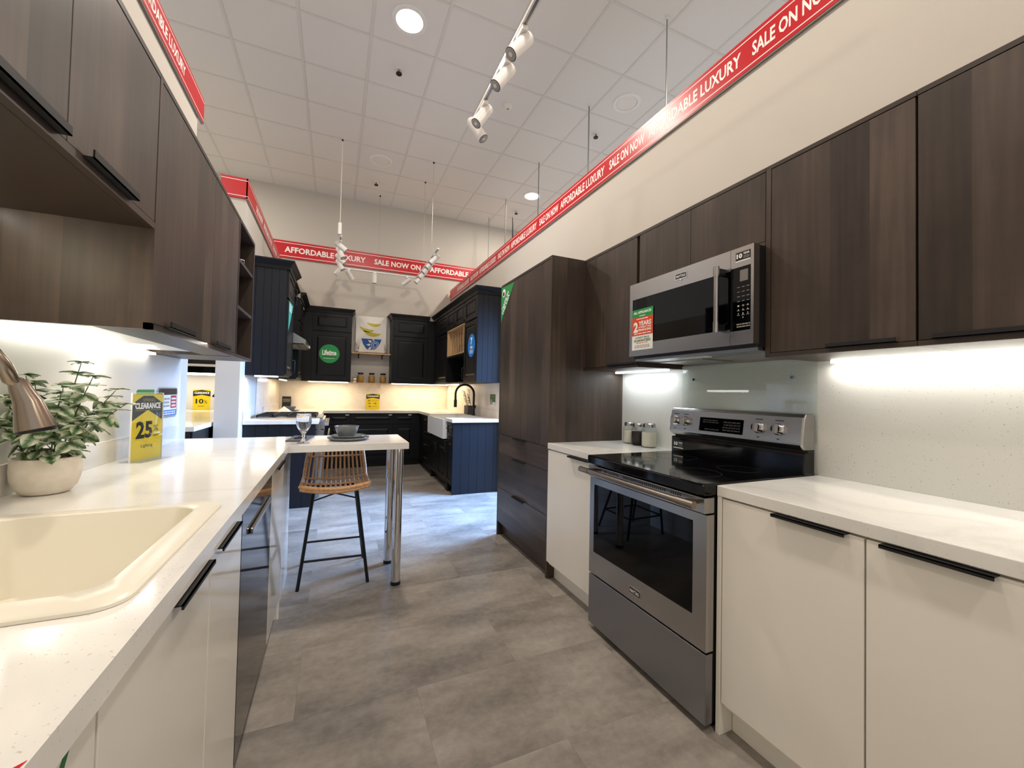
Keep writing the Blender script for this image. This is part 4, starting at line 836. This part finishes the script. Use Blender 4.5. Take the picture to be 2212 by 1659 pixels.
box('carcass', 'navy_shaded', (XK+.02, KR, 6.272, 7.555, ZK0, ZK1), t); fr = facing_left((XK+.02, 7.2, ZK0)); front(fr, .28, .92, .02, .80, t); front(fr, .28, .92, .82, 1.12, t, handle=(.31, .87, .31, 1.05)); crown(t, [(XK, 6.272, -1, 0), (XK, 7.20, -1, 0)], ZK1-.02, CR, .06)
# --- worktops and base cabinets
FB = 6.93
box('worktop', 'marble', (NW, -.150, 4.750, 5.118, ZCB, ZC), None, .002, label='short pale worktop on the navy base by the gas range', cat='worktop')
m = MB(); m.box(NW, -.150, 5.884, 7.556, ZCB, ZC); m.box(-.150, 1.30, FB-.03, 7.556, ZCB, ZC); m.box(1.30, KR, 6.005, 7.556, ZCB, ZC); m.box(1.30, KR, 4.745, 5.075, ZCB, ZC); m.box(1.80, KR, 5.075, 6.005, ZCB, ZC)
m.obj('worktop', 'marble', None, label='pale marbled worktop around the dark kitchen with sink cut-out', cat='worktop')
m = MB(); m.box(NW+.0005, NW+.014, 4.76, 5.10, ZC, 1.01); m.obj('splash_strip', 'marble', None, label='short upright splash strip on the worktop beside the wall end', cat='backsplash')
m = MB(); m.box(NW+.0005, NW+.010, 5.46, 7.545, ZC, ZK0); m.box(NW+.010, KR-.012, 7.545, 7.558, ZC, ZK0); m.box(KR-.010, 1.964, 4.76, 7.545, ZC, ZK0)
m.obj('backsplash', 'marble', None, label='warmly lit marble backsplash around the dark kitchen', cat='backsplash')
m = MB(); m.box(NW+.0105, NW+.022, 5.90, 7.533, ZC, 1.01); m.box(NW+.0105, KR-.023, 7.533, 7.5445, ZC, 1.01); m.box(KR-.022, KR-.0105, 4.76, 7.533, ZC, 1.01)
m.obj('splash_strip', 'marble', None, label='low marble upstand along the dark kitchen worktop', cat='backsplash')
t = thing('base_cabinet', 'navy end base cabinet with grooved panel left of the gas range', 'cabinet', (-.5, 4.95, 0), 'navy base cabinets')
box('carcass', 'navy_shaded', (NW, -.200, 4.792, 5.116, 0, ZCB), t); boards(facing_cam((NW, 4.792, 0)), .653, ZCB, 6, t); front(facing_right((-.20, 4.78, .1)), .0, .33, 0, .77, t)
t = thing('gas_range', 'stainless gas range with black grates in the navy kitchen', 'stove', (-.46, 5.5, 0))
box('body', 'steel', (NW+.002, -.135, 5.122, 5.880, .02, .905), t); box('cooktop', 'steel_dark', (-.80, -.125, 5.124, 5.878, .906, .922), t, .003)
m = MB()
for y in (5.16, 5.28, 5.40, 5.50, 5.60, 5.72, 5.84): m.box(-.775, -.19, y-.006, y+.006, .932, .948)
for x in (-.77, -.62, -.48, -.34, -.195): m.box(x-.006, x+.006, 5.154, 5.846, .932, .948)
for x in (-.77, -.195):
    for y in (5.16, 5.50, 5.84): m.box(x-.008, x+.008, y-.008, y+.008, .9225, .932)
m.obj('grate', 'black', t)
for x, y in ((-.63, 5.30), (-.63, 5.70), (-.32, 5.30), (-.32, 5.70)): MB().cyl((x, y, .9222), (x, y, .931), .045, 18).obj('burner', 'black', t)
box('control_fascia', 'steel', (-.135, -.098, 5.124, 5.878, .79, .90), t, .004)
for i in range(5): MB().cyl((-.098, 5.20+.15*i, .845), (-.055, 5.20+.15*i, .845), .026, 18).obj('knob', 'chrome', t, smooth=True)
d = box('oven_door', 'steel', (-.135, -.105, 5.124, 5.878, .18, .775), t, .003); box('window', 'black_glass', (-.106, -.1035, 5.22, 5.78, .32, .64), d)
MB().cyl((-.055, 5.16, .725), (-.055, 5.84, .725), .012, 14).obj('handle', 'steel', d, smooth=True)
t = thing('base_cabinet', 'dark corner base cabinet beyond the gas range', 'cabinet', (-.5, 6.7, 0), 'navy base cabinets'); box('carcass', 'navy_shaded', (NW, -.200, 5.888, 7.55, .10, ZCB), t); front(facing_right((-.20, 5.888, .1)), .01, .60, .02, .76, t); box('toe_kick', 'navy_shaded', (-.26, -.245, 5.888, FB, 0, .1), t)
t = thing('base_cabinet', 'black base cabinets with drawers along the back wall', 'cabinet', (.55, 7.2, 0), 'navy base cabinets')
box('carcass', 'navy_shaded', (-.198, 1.338, FB+.02, 7.55, .10, ZCB), t); box('toe_kick', 'navy_shaded', (-.198, 1.338, FB+.06, FB+.075, 0, .1), t); fr = facing_cam((0, FB+.02, .10))
for a, b in ((-.09, .235), (.245, .895), (.905, 1.25)):
    c_ = (a+b)/2; front(fr, a, b, .60, .77, t, 'drawer', handle=(c_-.06, .69, c_+.06, .69))
    if b-a > .5:
        front(fr, a, b, .32, .59, t, 'drawer', handle=(c_-.06, .50, c_+.06, .50)); front(fr, a, b, .02, .31, t, 'drawer', handle=(c_-.06, .22, c_+.06, .22))
    else: front(fr, a, b, .02, .59, t, handle=(b-.03, .42, b-.03, .54))
for x, lab in ((.19, 'small white child-latch tag on the left black drawer'), (.847, 'small white child-latch tag on the middle black drawer'), (1.165, 'small white child-latch tag on the right black drawer')):
    o = MB().box(x-.026, x+.026, FB-.006, FB-.0005, .838, .852).obj('drawer_tag', 'white_plastic', None, label=lab.replace('child-latch ', ''), cat='tag', group='white drawer tags')
KX = 1.32
t = thing('base_cabinet', 'navy end base cabinet with grooved panel tinted daylight blue and drawer', 'cabinet', (1.63, 4.93, 0), 'navy base cabinets')
box('carcass', 'navy_shaded', (KX+.02, KR, 4.792, 5.073, .09, ZCB), t); boards(facing_cam((KX, 4.792, 0)), KR-KX, ZCB, 6, t); fr = facing_left((KX+.02, 5.073, .09))
front(fr, 0, .28, .60, .78, t, 'drawer', handle=(.08, .70, .20, .70)); front(fr, 0, .28, .02, .59, t, handle=(.035, .40, .035, .54))
m = MB(); m.prism([(KX+.005, 5.073, 0), (KX+.005, 5.073, .10), (KX+.06, 5.073, .10), (KX+.04, 5.073, 0)], [(KX+.005, 5.01, 0), (KX+.005, 5.01, .10), (KX+.06, 5.01, .10), (KX+.04, 5.01, 0)]).obj('bracket_foot', 'navy_shaded', t)
box('toe_kick', 'navy_shaded', (KX+.06, KX+.075, 4.792, 5.0, 0, .09), t)
t = thing('base_cabinet', 'navy cabinet with two doors under the white apron sink', 'cabinet', (1.63, 5.54, 0), 'navy base cabinets')
m = MB(); m.box(KX+.02, KR, 5.077, 6.003, .09, .60); m.obj('carcass', 'navy_shaded', t); box('toe_kick', 'navy_shaded', (KX+.06, KX+.075, 5.077, 6.003, 0, .09), t)
fr = facing_left((KX+.02, 6.003, .09)); front(fr, .0, .462, .02, .50, t, handle=(.435, .32, .435, .46)); front(fr, .464, .926, .02, .50, t, handle=(.492, .32, .492, .46))
for y in (5.077, 5.94): m = MB(); m.box(KX+.005, KX+.05, y, y+.06, 0, .089); m.obj('bracket_foot', 'navy_shaded', t)
t = thing('base_cabinet', 'dark drawer base between apron sink and back corner', 'cabinet', (1.63, 6.4, 0), 'navy base cabinets')
box('carcass', 'navy_shaded', (KX+.02, KR, 6.007, FB+.015, .09, ZCB), t); box('toe_kick', 'navy_shaded', (KX+.06, KX+.075, 6.007, FB+.01, 0, .09), t); fr = facing_left((KX+.02, 6.90, .09))
for z0, z1 in ((.60, .78), (.42, .59), (.22, .41), (.02, .21)): front(fr, .30, .89, z0, z1, t, 'drawer', handle=(.55, (z0+z1)/2+.02, .67, (z0+z1)/2+.02))
t = thing('apron_sink', 'white fireclay apron-front sink in the dark kitchen', 'sink', (1.53, 5.54, .65)); loops = []
m = MB(); m.box(1.27, 1.285, 5.08, 6.0, .648, .893); m.box(1.785, 1.799, 5.08, 6.0, .648, .893); m.box(1.285, 1.785, 5.08, 5.096, .648, .893); m.box(1.285, 1.785, 5.984, 6.0, .648, .893); m.box(1.285, 1.785, 5.096, 5.984, .648, .668)
m.obj('basin', 'fireclay', t)
MB().cyl((1.53, 5.54, .6685), (1.53, 5.54, .672), .045, 20).obj('drain', 'steel', t)
t = thing('faucet', 'tall black gooseneck faucet behind the apron sink', 'faucet', (1.85, 5.56, ZC)); fx, fy = 1.845, 5.60
MB().lathe([(.030, 0), (.030, .006), (.020, .02), (.018, .05)], (fx, fy, ZC)).obj('base', 'black', t, smooth=True)
arc = [(fx, fy, ZC+.04), (fx, fy, 1.22)]+[(fx-.10+.10*math.cos(a), fy+.13-.13*math.cos(a), 1.22+.135*math.sin(a)) for a in [math.pi*k/12 for k in range(1, 13)]]+[(fx-.20, fy+.26, 1.11)]
MB().tube(arc, .016, 12).obj('spout', 'black', t, smooth=True); MB().cyl((fx-.20, fy+.26, 1.13), (fx-.20, fy+.26, 1.02), .023, 14).obj('spray_head', 'black', t, smooth=True)
MB().tube([(fx, fy-.02, 1.01), (fx, fy-.06, 1.02), (fx, fy-.08, 1.06)], .009, 8).obj('lever', 'black', t, smooth=True)
t = thing('vase_plant', 'leafy sprigs in a dark square planter behind the black faucet', 'plant', (1.86, 5.88, ZC)); vx, vy = 1.872, 5.90; VH = .26
box('planter', 'slate', (vx-.05, vx+.05, vy-.095, vy+.095, ZC, ZC+.13), t, .004)
for k in range(9):
    a = rnd.random()*6.28; h_ = rnd.uniform(.12, .27); b0 = V((vx+rnd.uniform(-.03, .03), vy+rnd.uniform(-.07, .07), ZC+.125)); tp_ = b0+V((-abs(math.cos(a))*.05, math.sin(a)*.10, h_))
    MB().tube([b0, (b0+tp_)/2+V((0, 0, .02)), tp_], [.003, .0025, .0015], 5).obj('sprig', 'dark_leaf', t)
    for q in range(5):
        p = b0.lerp(tp_, .3+.17*q); a2 = rnd.random()*6.28; d = V((-abs(math.cos(a2)), math.sin(a2), rnd.uniform(-.2, .4))).normalized(); sd_ = d.cross(V((0, 0, 1))).normalized(); ln = rnd.uniform(.03, .055)
        MB().add([p, p+d*ln*.5+sd_*ln*.2, p+d*ln, p+d*ln*.5-sd_*ln*.2, p+d*ln*.5+V((0, 0, .004))], [(0, 1, 4), (1, 2, 4), (2, 3, 4), (3, 0, 4)]).obj('leaf', 'dark_leaf', t)
fr = facing_left((KR-.0105, 5.19, 1.066)); t = thing('info_card', 'small green and white card on the wall beside the black faucet', 'card', (KR-.012, 5.08, 1.066)); fr.rect('sheet', 0, .20, 0, .158, .0002, .002, 'paper', t); fr.rect('green_band', 0, .20, .055, .158, .002, .0026, 'green_ink', t); fr.rect('picture', .01, .09, .02, .09, .0026, .003, 'clay_rim', t); fr.bars(.02, .12, .15, .02, 1, .0027, 'olive_ink', t)
# --- shelves, jars, towel, signs at the back
for lab, z, y0 in (('upper pale floating shelf under the printed towel', 1.862, 7.31), ('lower pale floating shelf holding three jars', 1.352, 7.36)):
    t = thing('floating_shelf', lab, 'shelf', (.555, 7.45, z)); box('board', 'oak', (.240, .872, y0, 7.544, z, z+.018), t)
    for x in (.36, .75): m = MB(); m.box(x-.009, x+.009, y0+.05, 7.544, z-.012, z-.0005); m.box(x-.009, x+.009, 7.532, 7.544, z-.07, z-.012); m.obj('bracket', 'black' if z > 1.5 else 'white_metal', t)
for x, lab in ((.398, 'glass jar of dry pasta on lower shelf, left of three'), (.580, 'glass jar of dry pasta on lower shelf, middle of three'), (.768, 'glass jar of dry pasta on lower shelf, right of three')):
    jar(x, 7.44, 'pasta', lab, 'jars on the lower shelf', 1.18, .95, .045, .135, 'black', 1.3705, .036)
t = thing('small_tin', 'small pale tin at the left end of the lower shelf', 'tin', (.30, 7.44, 1.37)); MB().cyl((.30, 7.44, 1.3705), (.30, 7.44, 1.45), .032, 20).obj('body', 'paper', t, smooth=True); MB().cyl((.30, 7.44, 1.45), (.30, 7.44, 1.458), .033, 20).obj('lid', 'green_ink', t); MB().cyl((.30, 7.44, 1.39), (.30, 7.44, 1.42), .0325, 20).obj('band', 'clay_rim', t)
t = thing('printed_board', 'white board printed with bananas over a blue patterned bowl', 'picture', (.555, 7.45, 1.88)); fr = facing_cam((.300, 7.475, 1.905)); W, Hh = .505, .625
fr.rect('canvas', 0, W, 0, Hh, -.018, 0, 'linen', t)
for x in (.02, W-.02): box('easel_foot', 'black', (.300+x-.01, .300+x+.01, 7.44, 7.50, 1.8802, 1.905), t)
def banana(cx, cy, r, a0, a1, th, rot):
    n = 12; P_ = []
    for i in range(n+1): a = math.radians(a0+(a1-a0)*i/n); P_.append((cx+r*math.cos(a), cy+r*math.sin(a)))
    for i in range(n, -1, -1): f = i/n; a = math.radians(a0+(a1-a0)*f); rr = r-th*math.sin(math.pi*f)**.7; P_.append((cx+rr*math.cos(a), cy+rr*math.sin(a)))
    fr.poly('banana', P_, .0003, .0012, 'banana', t)
banana(.30, .60, .15, 212, 322, .055, 0); banana(.20, .50, .155, 200, 312, .06, 0); banana(.285, .46, .185, 205, 318, .07, 0)
fr.poly('printed_bowl', [(.095, .235), (.43, .235), (.40, .15), (.335, .06), (.30, .045), (.20, .045), (.165, .075), (.12, .15)], .0003, .0012, 'cobalt', t)
for r in (.030, .058): fr.ring('bowl_ring', .325, .130, r, r+.008, .0012, .0018, 'linen', t, 28)
for i in range(5):
    a = math.radians(110+35*i); fr.poly('petal', [(.325+.078*math.cos(a-.10), .13+.078*math.sin(a-.10)), (.325+.098*math.cos(a-.22), .13+.098*math.sin(a-.22)), (.325+.15*math.cos(a), .13+min(.10, .15*math.sin(a))), (.325+.098*math.cos(a+.22), .13+min(.1, .098*math.sin(a+.22)))], .0012, .0018, 'linen', t)
for x, lab in ((.335, 'clear glass goblet at the left of the printed board'), (.800, 'clear glass goblet at the right of the printed board')):
    o = MB().lathe([(.030, 0), (.012, .006), (.006, .02), (.006, .07), (.020, .085), (.034, .12), (.033, .175), (.031, .175), (.032, .12), (.018, .088), (.0005, .085)], (x, 7.40, 1.8805), 24).obj('goblet', 'crystal', None, smooth=True, label=lab, cat='glass', group='goblets on the upper shelf')
fr = facing_cam((.497, 7.40, ZC+.004)); t = thing('sign_holder', 'yellow and black clearance sign on the back worktop', 'sign', (.6, 7.4, ZC)); fr.rect('clear_back', -.004, .224, 0, .272, -.004, -.0005, 'acrylic', t); fr.rect('foot', -.004, .224, -.0035, -.0005, -.04, .04, 'acrylic', t)
def exb(f, W, H):
    for tx, x, y in (('25%', .12, .50), ('25%', .14, .32), ('10%', .58, .32), ('10%', .17, .13)): f.text(tx, W*x, H*y, W*.20, H*.085, .0009, 'ink', t, .03)
    f.bars(W*.42, H*.51, W*.46, H*.06, 1, .0009, 'olive_ink', t, 'small_print', 1); f.bars(W*.45, H*.14, W*.36, H*.06, 1, .0009, 'olive_ink', t, 'small_print', 2)
clearance(fr, t, .220, .268, '', exb, True)
fr = facing_cam((-.772, 7.44, ZC+.002)); t = thing('black_card', 'small black framed card in the back left corner', 'card', (-.71, 7.44, ZC)); fr.rect('frame', 0, .125, 0, .20, -.012, 0, 'black', t); fr.bars(.012, .11, .10, .055, 3, .0004, 'grey_edge', t, 'small_print', 14); fr.rect('foot', .04, .085, -.0015, .004, -.05, -.012, 'black', t)
c = (-.60, 6.75, ZC); t = thing('plate', 'grey plate on the worktop behind the gas range', 'plate', c); MB().lathe([(.07, .0005), (.13, .012), (.135, .018), (.128, .016), (.06, .006), (.002, .006)], c, 36).obj('dish', 'stoneware', t, smooth=True)
t = thing('bowl', 'grey bowl on the plate behind the gas range', 'bowl', (c[0], c[1], ZC+.007)); MB().lathe([(.05, .0), (.075, .035), (.085, .06), (.082, .06), (.07, .035), (.045, .008), (.002, .006)], (c[0], c[1], ZC+.0072), 32).obj('dish', 'stoneware', t, smooth=True)
m = MB(); m.add([(-.74, 6.60, ZC+.001), (-.60, 6.55, ZC+.001), (-.56, 6.62, ZC+.001), (-.66, 6.62, ZC+.075)], [(0, 1, 3), (1, 2, 3), (2, 0, 3), (0, 2, 1)]).obj('napkin', 'linen', None, label='folded pale napkin beside the grey plate in the back corner', cat='napkin')
m = MB(); m.add([(-.70, 4.86, ZC+.0005), (-.34, 4.82, ZC+.0005), (-.28, 5.0, ZC+.0005), (-.62, 5.05, ZC+.0005), (-.70, 4.86, ZC+.005), (-.34, 4.82, ZC+.004), (-.28, 5.0, ZC+.005), (-.62, 5.05, ZC+.004)], [(3, 2, 1, 0), (4, 5, 6, 7), (0, 1, 5, 4), (1, 2, 6, 5), (2, 3, 7, 6), (3, 0, 4, 7)]).obj('open_magazine', 'clay_rim', None, label='open tan magazine on the worktop before the gas range', cat='magazine')
led('warm light strip under the left back cabinets', (-.40, .20, 7.30, 7.32, 1.358, 1.3715), 'led_warm', 3.4, (1, .78, .50), down)
led('warm light strip under the right back cabinets', (.90, 1.90, 7.30, 7.32, 1.358, 1.3715), 'led_warm', 4.6, (1, .78, .50), down)
led('light strip under the left navy cabinet', (-.76, -.55, 4.86, 4.88, 1.358, 1.3715), 'led', .8, (1, .88, .70), down)
led('warm light strip under the dark corner cabinet', (-.70, -.68, 6.30, 7.10, 1.358, 1.3715), 'led_warm', 2.0, (1, .78, .50), down)
led('warm light strip under the right leg corner cabinet', (1.80, 1.82, 6.30, 7.10, 1.358, 1.3715), 'led_warm', 2.0, (1, .78, .50), down)
# ================================================================== TRACK LIGHTS AND CABLES
TZ = 3.24
def track(name_lab, path):
    t = thing('light_track', name_lab, 'track', path[0]); m = MB()
    for a, b in zip(path, path[1:]):
        a, b = V(a), V(b); d = (b-a).normalized(); s_ = V((-d.y, d.x, 0))*.017; z_ = V((0, 0, .018))
        m.prism([a-s_, a+s_, a+s_+z_, a-s_+z_], [b-s_, b+s_, b+s_+z_, b-s_+z_])
    m.obj('rail', 'white_metal', t)
    for a, b in zip(path, path[1:]):
        a, b = V(a), V(b); d = (b-a).normalized(); s_ = V((-d.y, d.x, 0))*.007; z_ = V((0, 0, -.0006)); m2 = MB(); m2.prism([a-s_+z_, a+s_+z_, a+s_, a-s_], [b-s_+z_, b+s_+z_, b+s_, b-s_]).obj('slot', 'steel_dark', t)
    return t
def head(x, y, d, lab, group, L=.172, r=.036, off=.078):
    """spot: adapter box and stem under the rail, then a tilted tube whose lens looks along d"""
    d = V(d).normalized(); t = thing('spotlight', lab, 'spotlight', (x, y, TZ), group)
    box('adapter', 'white_metal', (x-.016, x+.016, y-.045, y+.045, TZ-.030, TZ-.0008), t, .003); MB().cyl((x, y, TZ-.030), (x, y, TZ-off+.01), .008, 10).obj('stem', 'white_metal', t)
    c_ = V((x, y, TZ-off)); a = c_-d*L*.42; b = c_+d*L*.58
    MB().tube([a, a+d*.004, b], [r-.004, r, r], 26).obj('housing', 'white_metal', t, smooth=True)
    MB().tube([b, b+d*.0015], [r, r-.002], 26).obj('bezel', 'black', t); MB().tube([b+d*.0016, b+d*.003], [r-.0035, r-.006], 24).obj('reflector', 'lens', t, smooth=True); MB().tube([b+d*.003, b+d*.0045], [.012, .011], 14).obj('lamp_chip', 'white_plastic', t); return t
track('straight white light track overhead near the viewer', [(.885, 1.0, TZ), (.885, 2.86, TZ)])
for y, d, lab in ((2.00, (-.62, -.02, -.78), 'white track spotlight nearest the top of the picture'), (2.24, (-.58, .0, -.81), 'second white spotlight on the near overhead track'), (2.62, (-.55, -.08, -.82), 'third white spotlight on the near overhead track'), (2.78, (.48, -.30, -.82), 'end white spotlight on the near overhead track')):
    head(.885, y, d, lab, 'spotlights on the near track')
track('U-shaped white light track hanging over the dark kitchen', [(.012, 5.72, TZ), (.012, 7.22, TZ), (1.27, 7.22, TZ), (1.27, 5.60, TZ)])
g_ = 'spotlights on the U-shaped track'
for i, (y, d) in enumerate(((5.86, (.75, -.2, -.62)), (6.13, (.40, -.3, -.87)), (6.42, (.65, -.2, -.72)), (6.72, (.45, -.2, -.87)), (7.05, (-.62, .1, -.78)))):
    head(.012, y, d, ('white spotlight at the near end of the left arm of the U-shaped track', 'second white spotlight along the left arm of the U-shaped track', 'third white spotlight along the left arm of the U-shaped track', 'fourth white spotlight along the left arm of the U-shaped track', 'white spotlight by the left corner of the U-shaped track')[i], g_)
for i, (x, d) in enumerate(((.16, (.55, .45, -.70)), (.56, (.02, .05, -1)), (1.10, (-.72, .25, -.62)))):
    head(x, 7.22, d, ('left white spotlight on the far bar of the U-shaped track', 'middle white spotlight on the far bar, pointing straight down', 'right white spotlight on the far bar of the U-shaped track')[i], g_)
for i, y in enumerate((5.80, 6.05, 6.32, 6.62, 6.95)):
    head(1.27, y, (-.66, .0, -.74), ('white spotlight at the near end of the right arm of the U-shaped track', 'second white spotlight along the right arm of the U-shaped track', 'third white spotlight along the right arm of the U-shaped track', 'fourth white spotlight along the right arm of the U-shaped track', 'white spotlight by the right corner of the U-shaped track')[i], g_)
def cable(x, y, z0, lab, r=.0025, mat='galv', hook='white_metal'):
    t = thing('suspension_cable', lab, 'cable', (x, y, z0), 'suspension cables'); MB().cyl((x, y, z0), (x, y, CZ-.02), r, 6).obj('wire', mat, t); MB().cyl((x, y, CZ-.022), (x, y, CZ-.004), .012, 10).obj('anchor', hook, t)
cable(0.0, 5.80, TZ+.018, 'thin power cable dropping to the left arm of the U-shaped track', .004, 'white_plastic', 'black')
box('power_feed', 'white_metal', (-.022, .020, 5.68, 5.76, TZ+.019, TZ+.17), None, .004, label='white power feed box at the near end of the U-shaped track', cat='power feed')
cable(1.22, 5.80, TZ+.018, 'thin wire to the right arm of the U-shaped track', .0013, 'galv', 'black'); cable(1.223, 6.41, TZ+.018, 'second thin wire to the right arm of the U-shaped track', .0013, 'galv', 'black'); cable(.614, 7.20, TZ+.018, 'thin wire to the far bar of the U-shaped track', .0013, 'galv', 'black')
for y, lab, r in ((2.675, 'vertical metal rod nearest the viewer behind the right banner', .006), (3.865, 'vertical metal rod behind the right banner near the unlit downlight', .008), (5.11, 'vertical metal rod beside the far lit downlight', .007), (6.328, 'vertical metal rod far back behind the right banner', .008), (7.158, 'last vertical metal rod in front of the back wall', .006)):
    cable(2.576, y, 2.2, lab, r)
MB().cyl((2.80, 6.53, 0), (2.80, 6.53, CZ-.22), .014, 10).obj('black_pole', 'black_metal', None, label='black pole rising behind the far end of the right banner', cat='pole')
# ================================================================== DISPLAY SEEN THROUGH THE GAP ON THE LEFT
box('wall_side', 'wall', (-3.4, -1.035, 7.20, 7.30, 0, 2.6), kind='structure')
box('worktop', 'quartz', (-2.4, -1.045, 4.08, 7.19, ZCB, ZC), None, .002, label='white worktop of the display seen through the gap', cat='worktop')
t = thing('base_cabinet', 'black base cabinet of the display seen through the gap', 'cabinet', (-1.7, 5.6, 0)); box('carcass', 'black', (-2.38, -1.065, 4.12, 7.19, .1, ZCB), t); box('toe_kick', 'black', (-2.35, -1.11, 4.17, 7.19, 0, .1), t); box('drawer', 'black_gloss', (-2.37, -1.075, 4.10, 4.119, .62, .865), t); box('drawer', 'black_gloss', (-2.37, -1.075, 4.10, 4.119, .12, .61), t)
t = thing('upper_cabinet', 'black wall cabinet of the display seen through the gap', 'cabinet', (-1.7, 7.0, 1.42)); box('carcass', 'black', (-2.9, -1.05, 6.88, 7.19, 1.56, 2.3), t); box('white_shelf', 'panel_white', (-2.9, -1.05, 6.86, 7.19, 1.525, 1.558), t); box('valance', 'black_gloss', (-2.9, -1.05, 6.88, 7.19, 1.435, 1.523), t)
led('bright light strip of the display seen through the gap', (-2.6, -1.10, 6.90, 6.94, 1.405, 1.434), 'led', 4, (1, .95, .86), down)
box('wall_gap', 'wall', (-2.6, -2.45, 3.4, 7.19, 0, 2.6), kind='structure')
t = thing('upper_cabinet', 'black side wall cabinet deep inside the display seen through the gap', 'cabinet', (-2.2, 4.7, 1.37)); box('carcass', 'black', (-2.448, -2.02, 4.2, 5.6, 1.372, 2.2), t); box('door', 'black_gloss', (-2.019, -2.0, 4.2, 5.6, 1.38, 2.19), t)
led('light strip under the side cabinet inside the display', (-2.06, -2.03, 4.35, 5.10, 1.340, 1.3715), 'led', 3, (1, .95, .86), down)
fr = facing_cam((-1.815, 6.98, ZC+.004)); t = thing('sign_holder', 'yellow and black ten percent clearance sign seen through the gap', 'sign', (-1.74, 6.98, ZC)); fr.rect('clear_back', -.004, .204, 0, .290, -.004, -.0005, 'acrylic', t); fr.rect('foot', -.004, .204, -.0035, -.0005, -.04, .04, 'acrylic', t)
def ex10(f, W, H): f.text('10', W*.16, H*.30, W*.45, H*.24, .0009, 'ink', t, .03); f.text('%', W*.65, H*.31, W*.18, H*.15, .0009, 'ink', t, .0); f.bars(W*.30, H*.15, W*.4, H*.05, 1, .0009, 'ink', t, 'small_print', 3)
clearance(fr, t, .200, .286, '', ex10, True)
t = thing('faucet', 'black faucet edge beside the wall end seen through the gap', 'faucet', (-1.33, 6.0, ZC)); MB().tube([(-1.30, 6.0, ZC), (-1.30, 6.0, 1.12)]+[(-1.33+.03*math.cos(a), 6.0, 1.12+.03*math.sin(a)) for a in [math.pi*k/6 for k in range(1, 7)]], .012, 10).obj('spout', 'black', t, smooth=True); MB().lathe([(.025, 0), (.025, .008), (.016, .02)], (-1.30, 6.0, ZC)).obj('base', 'black', t, smooth=True); MB().tube([(-1.30, 5.99, .95), (-1.335, 5.96, .955)], .008, 8).obj('lever', 'black', t)
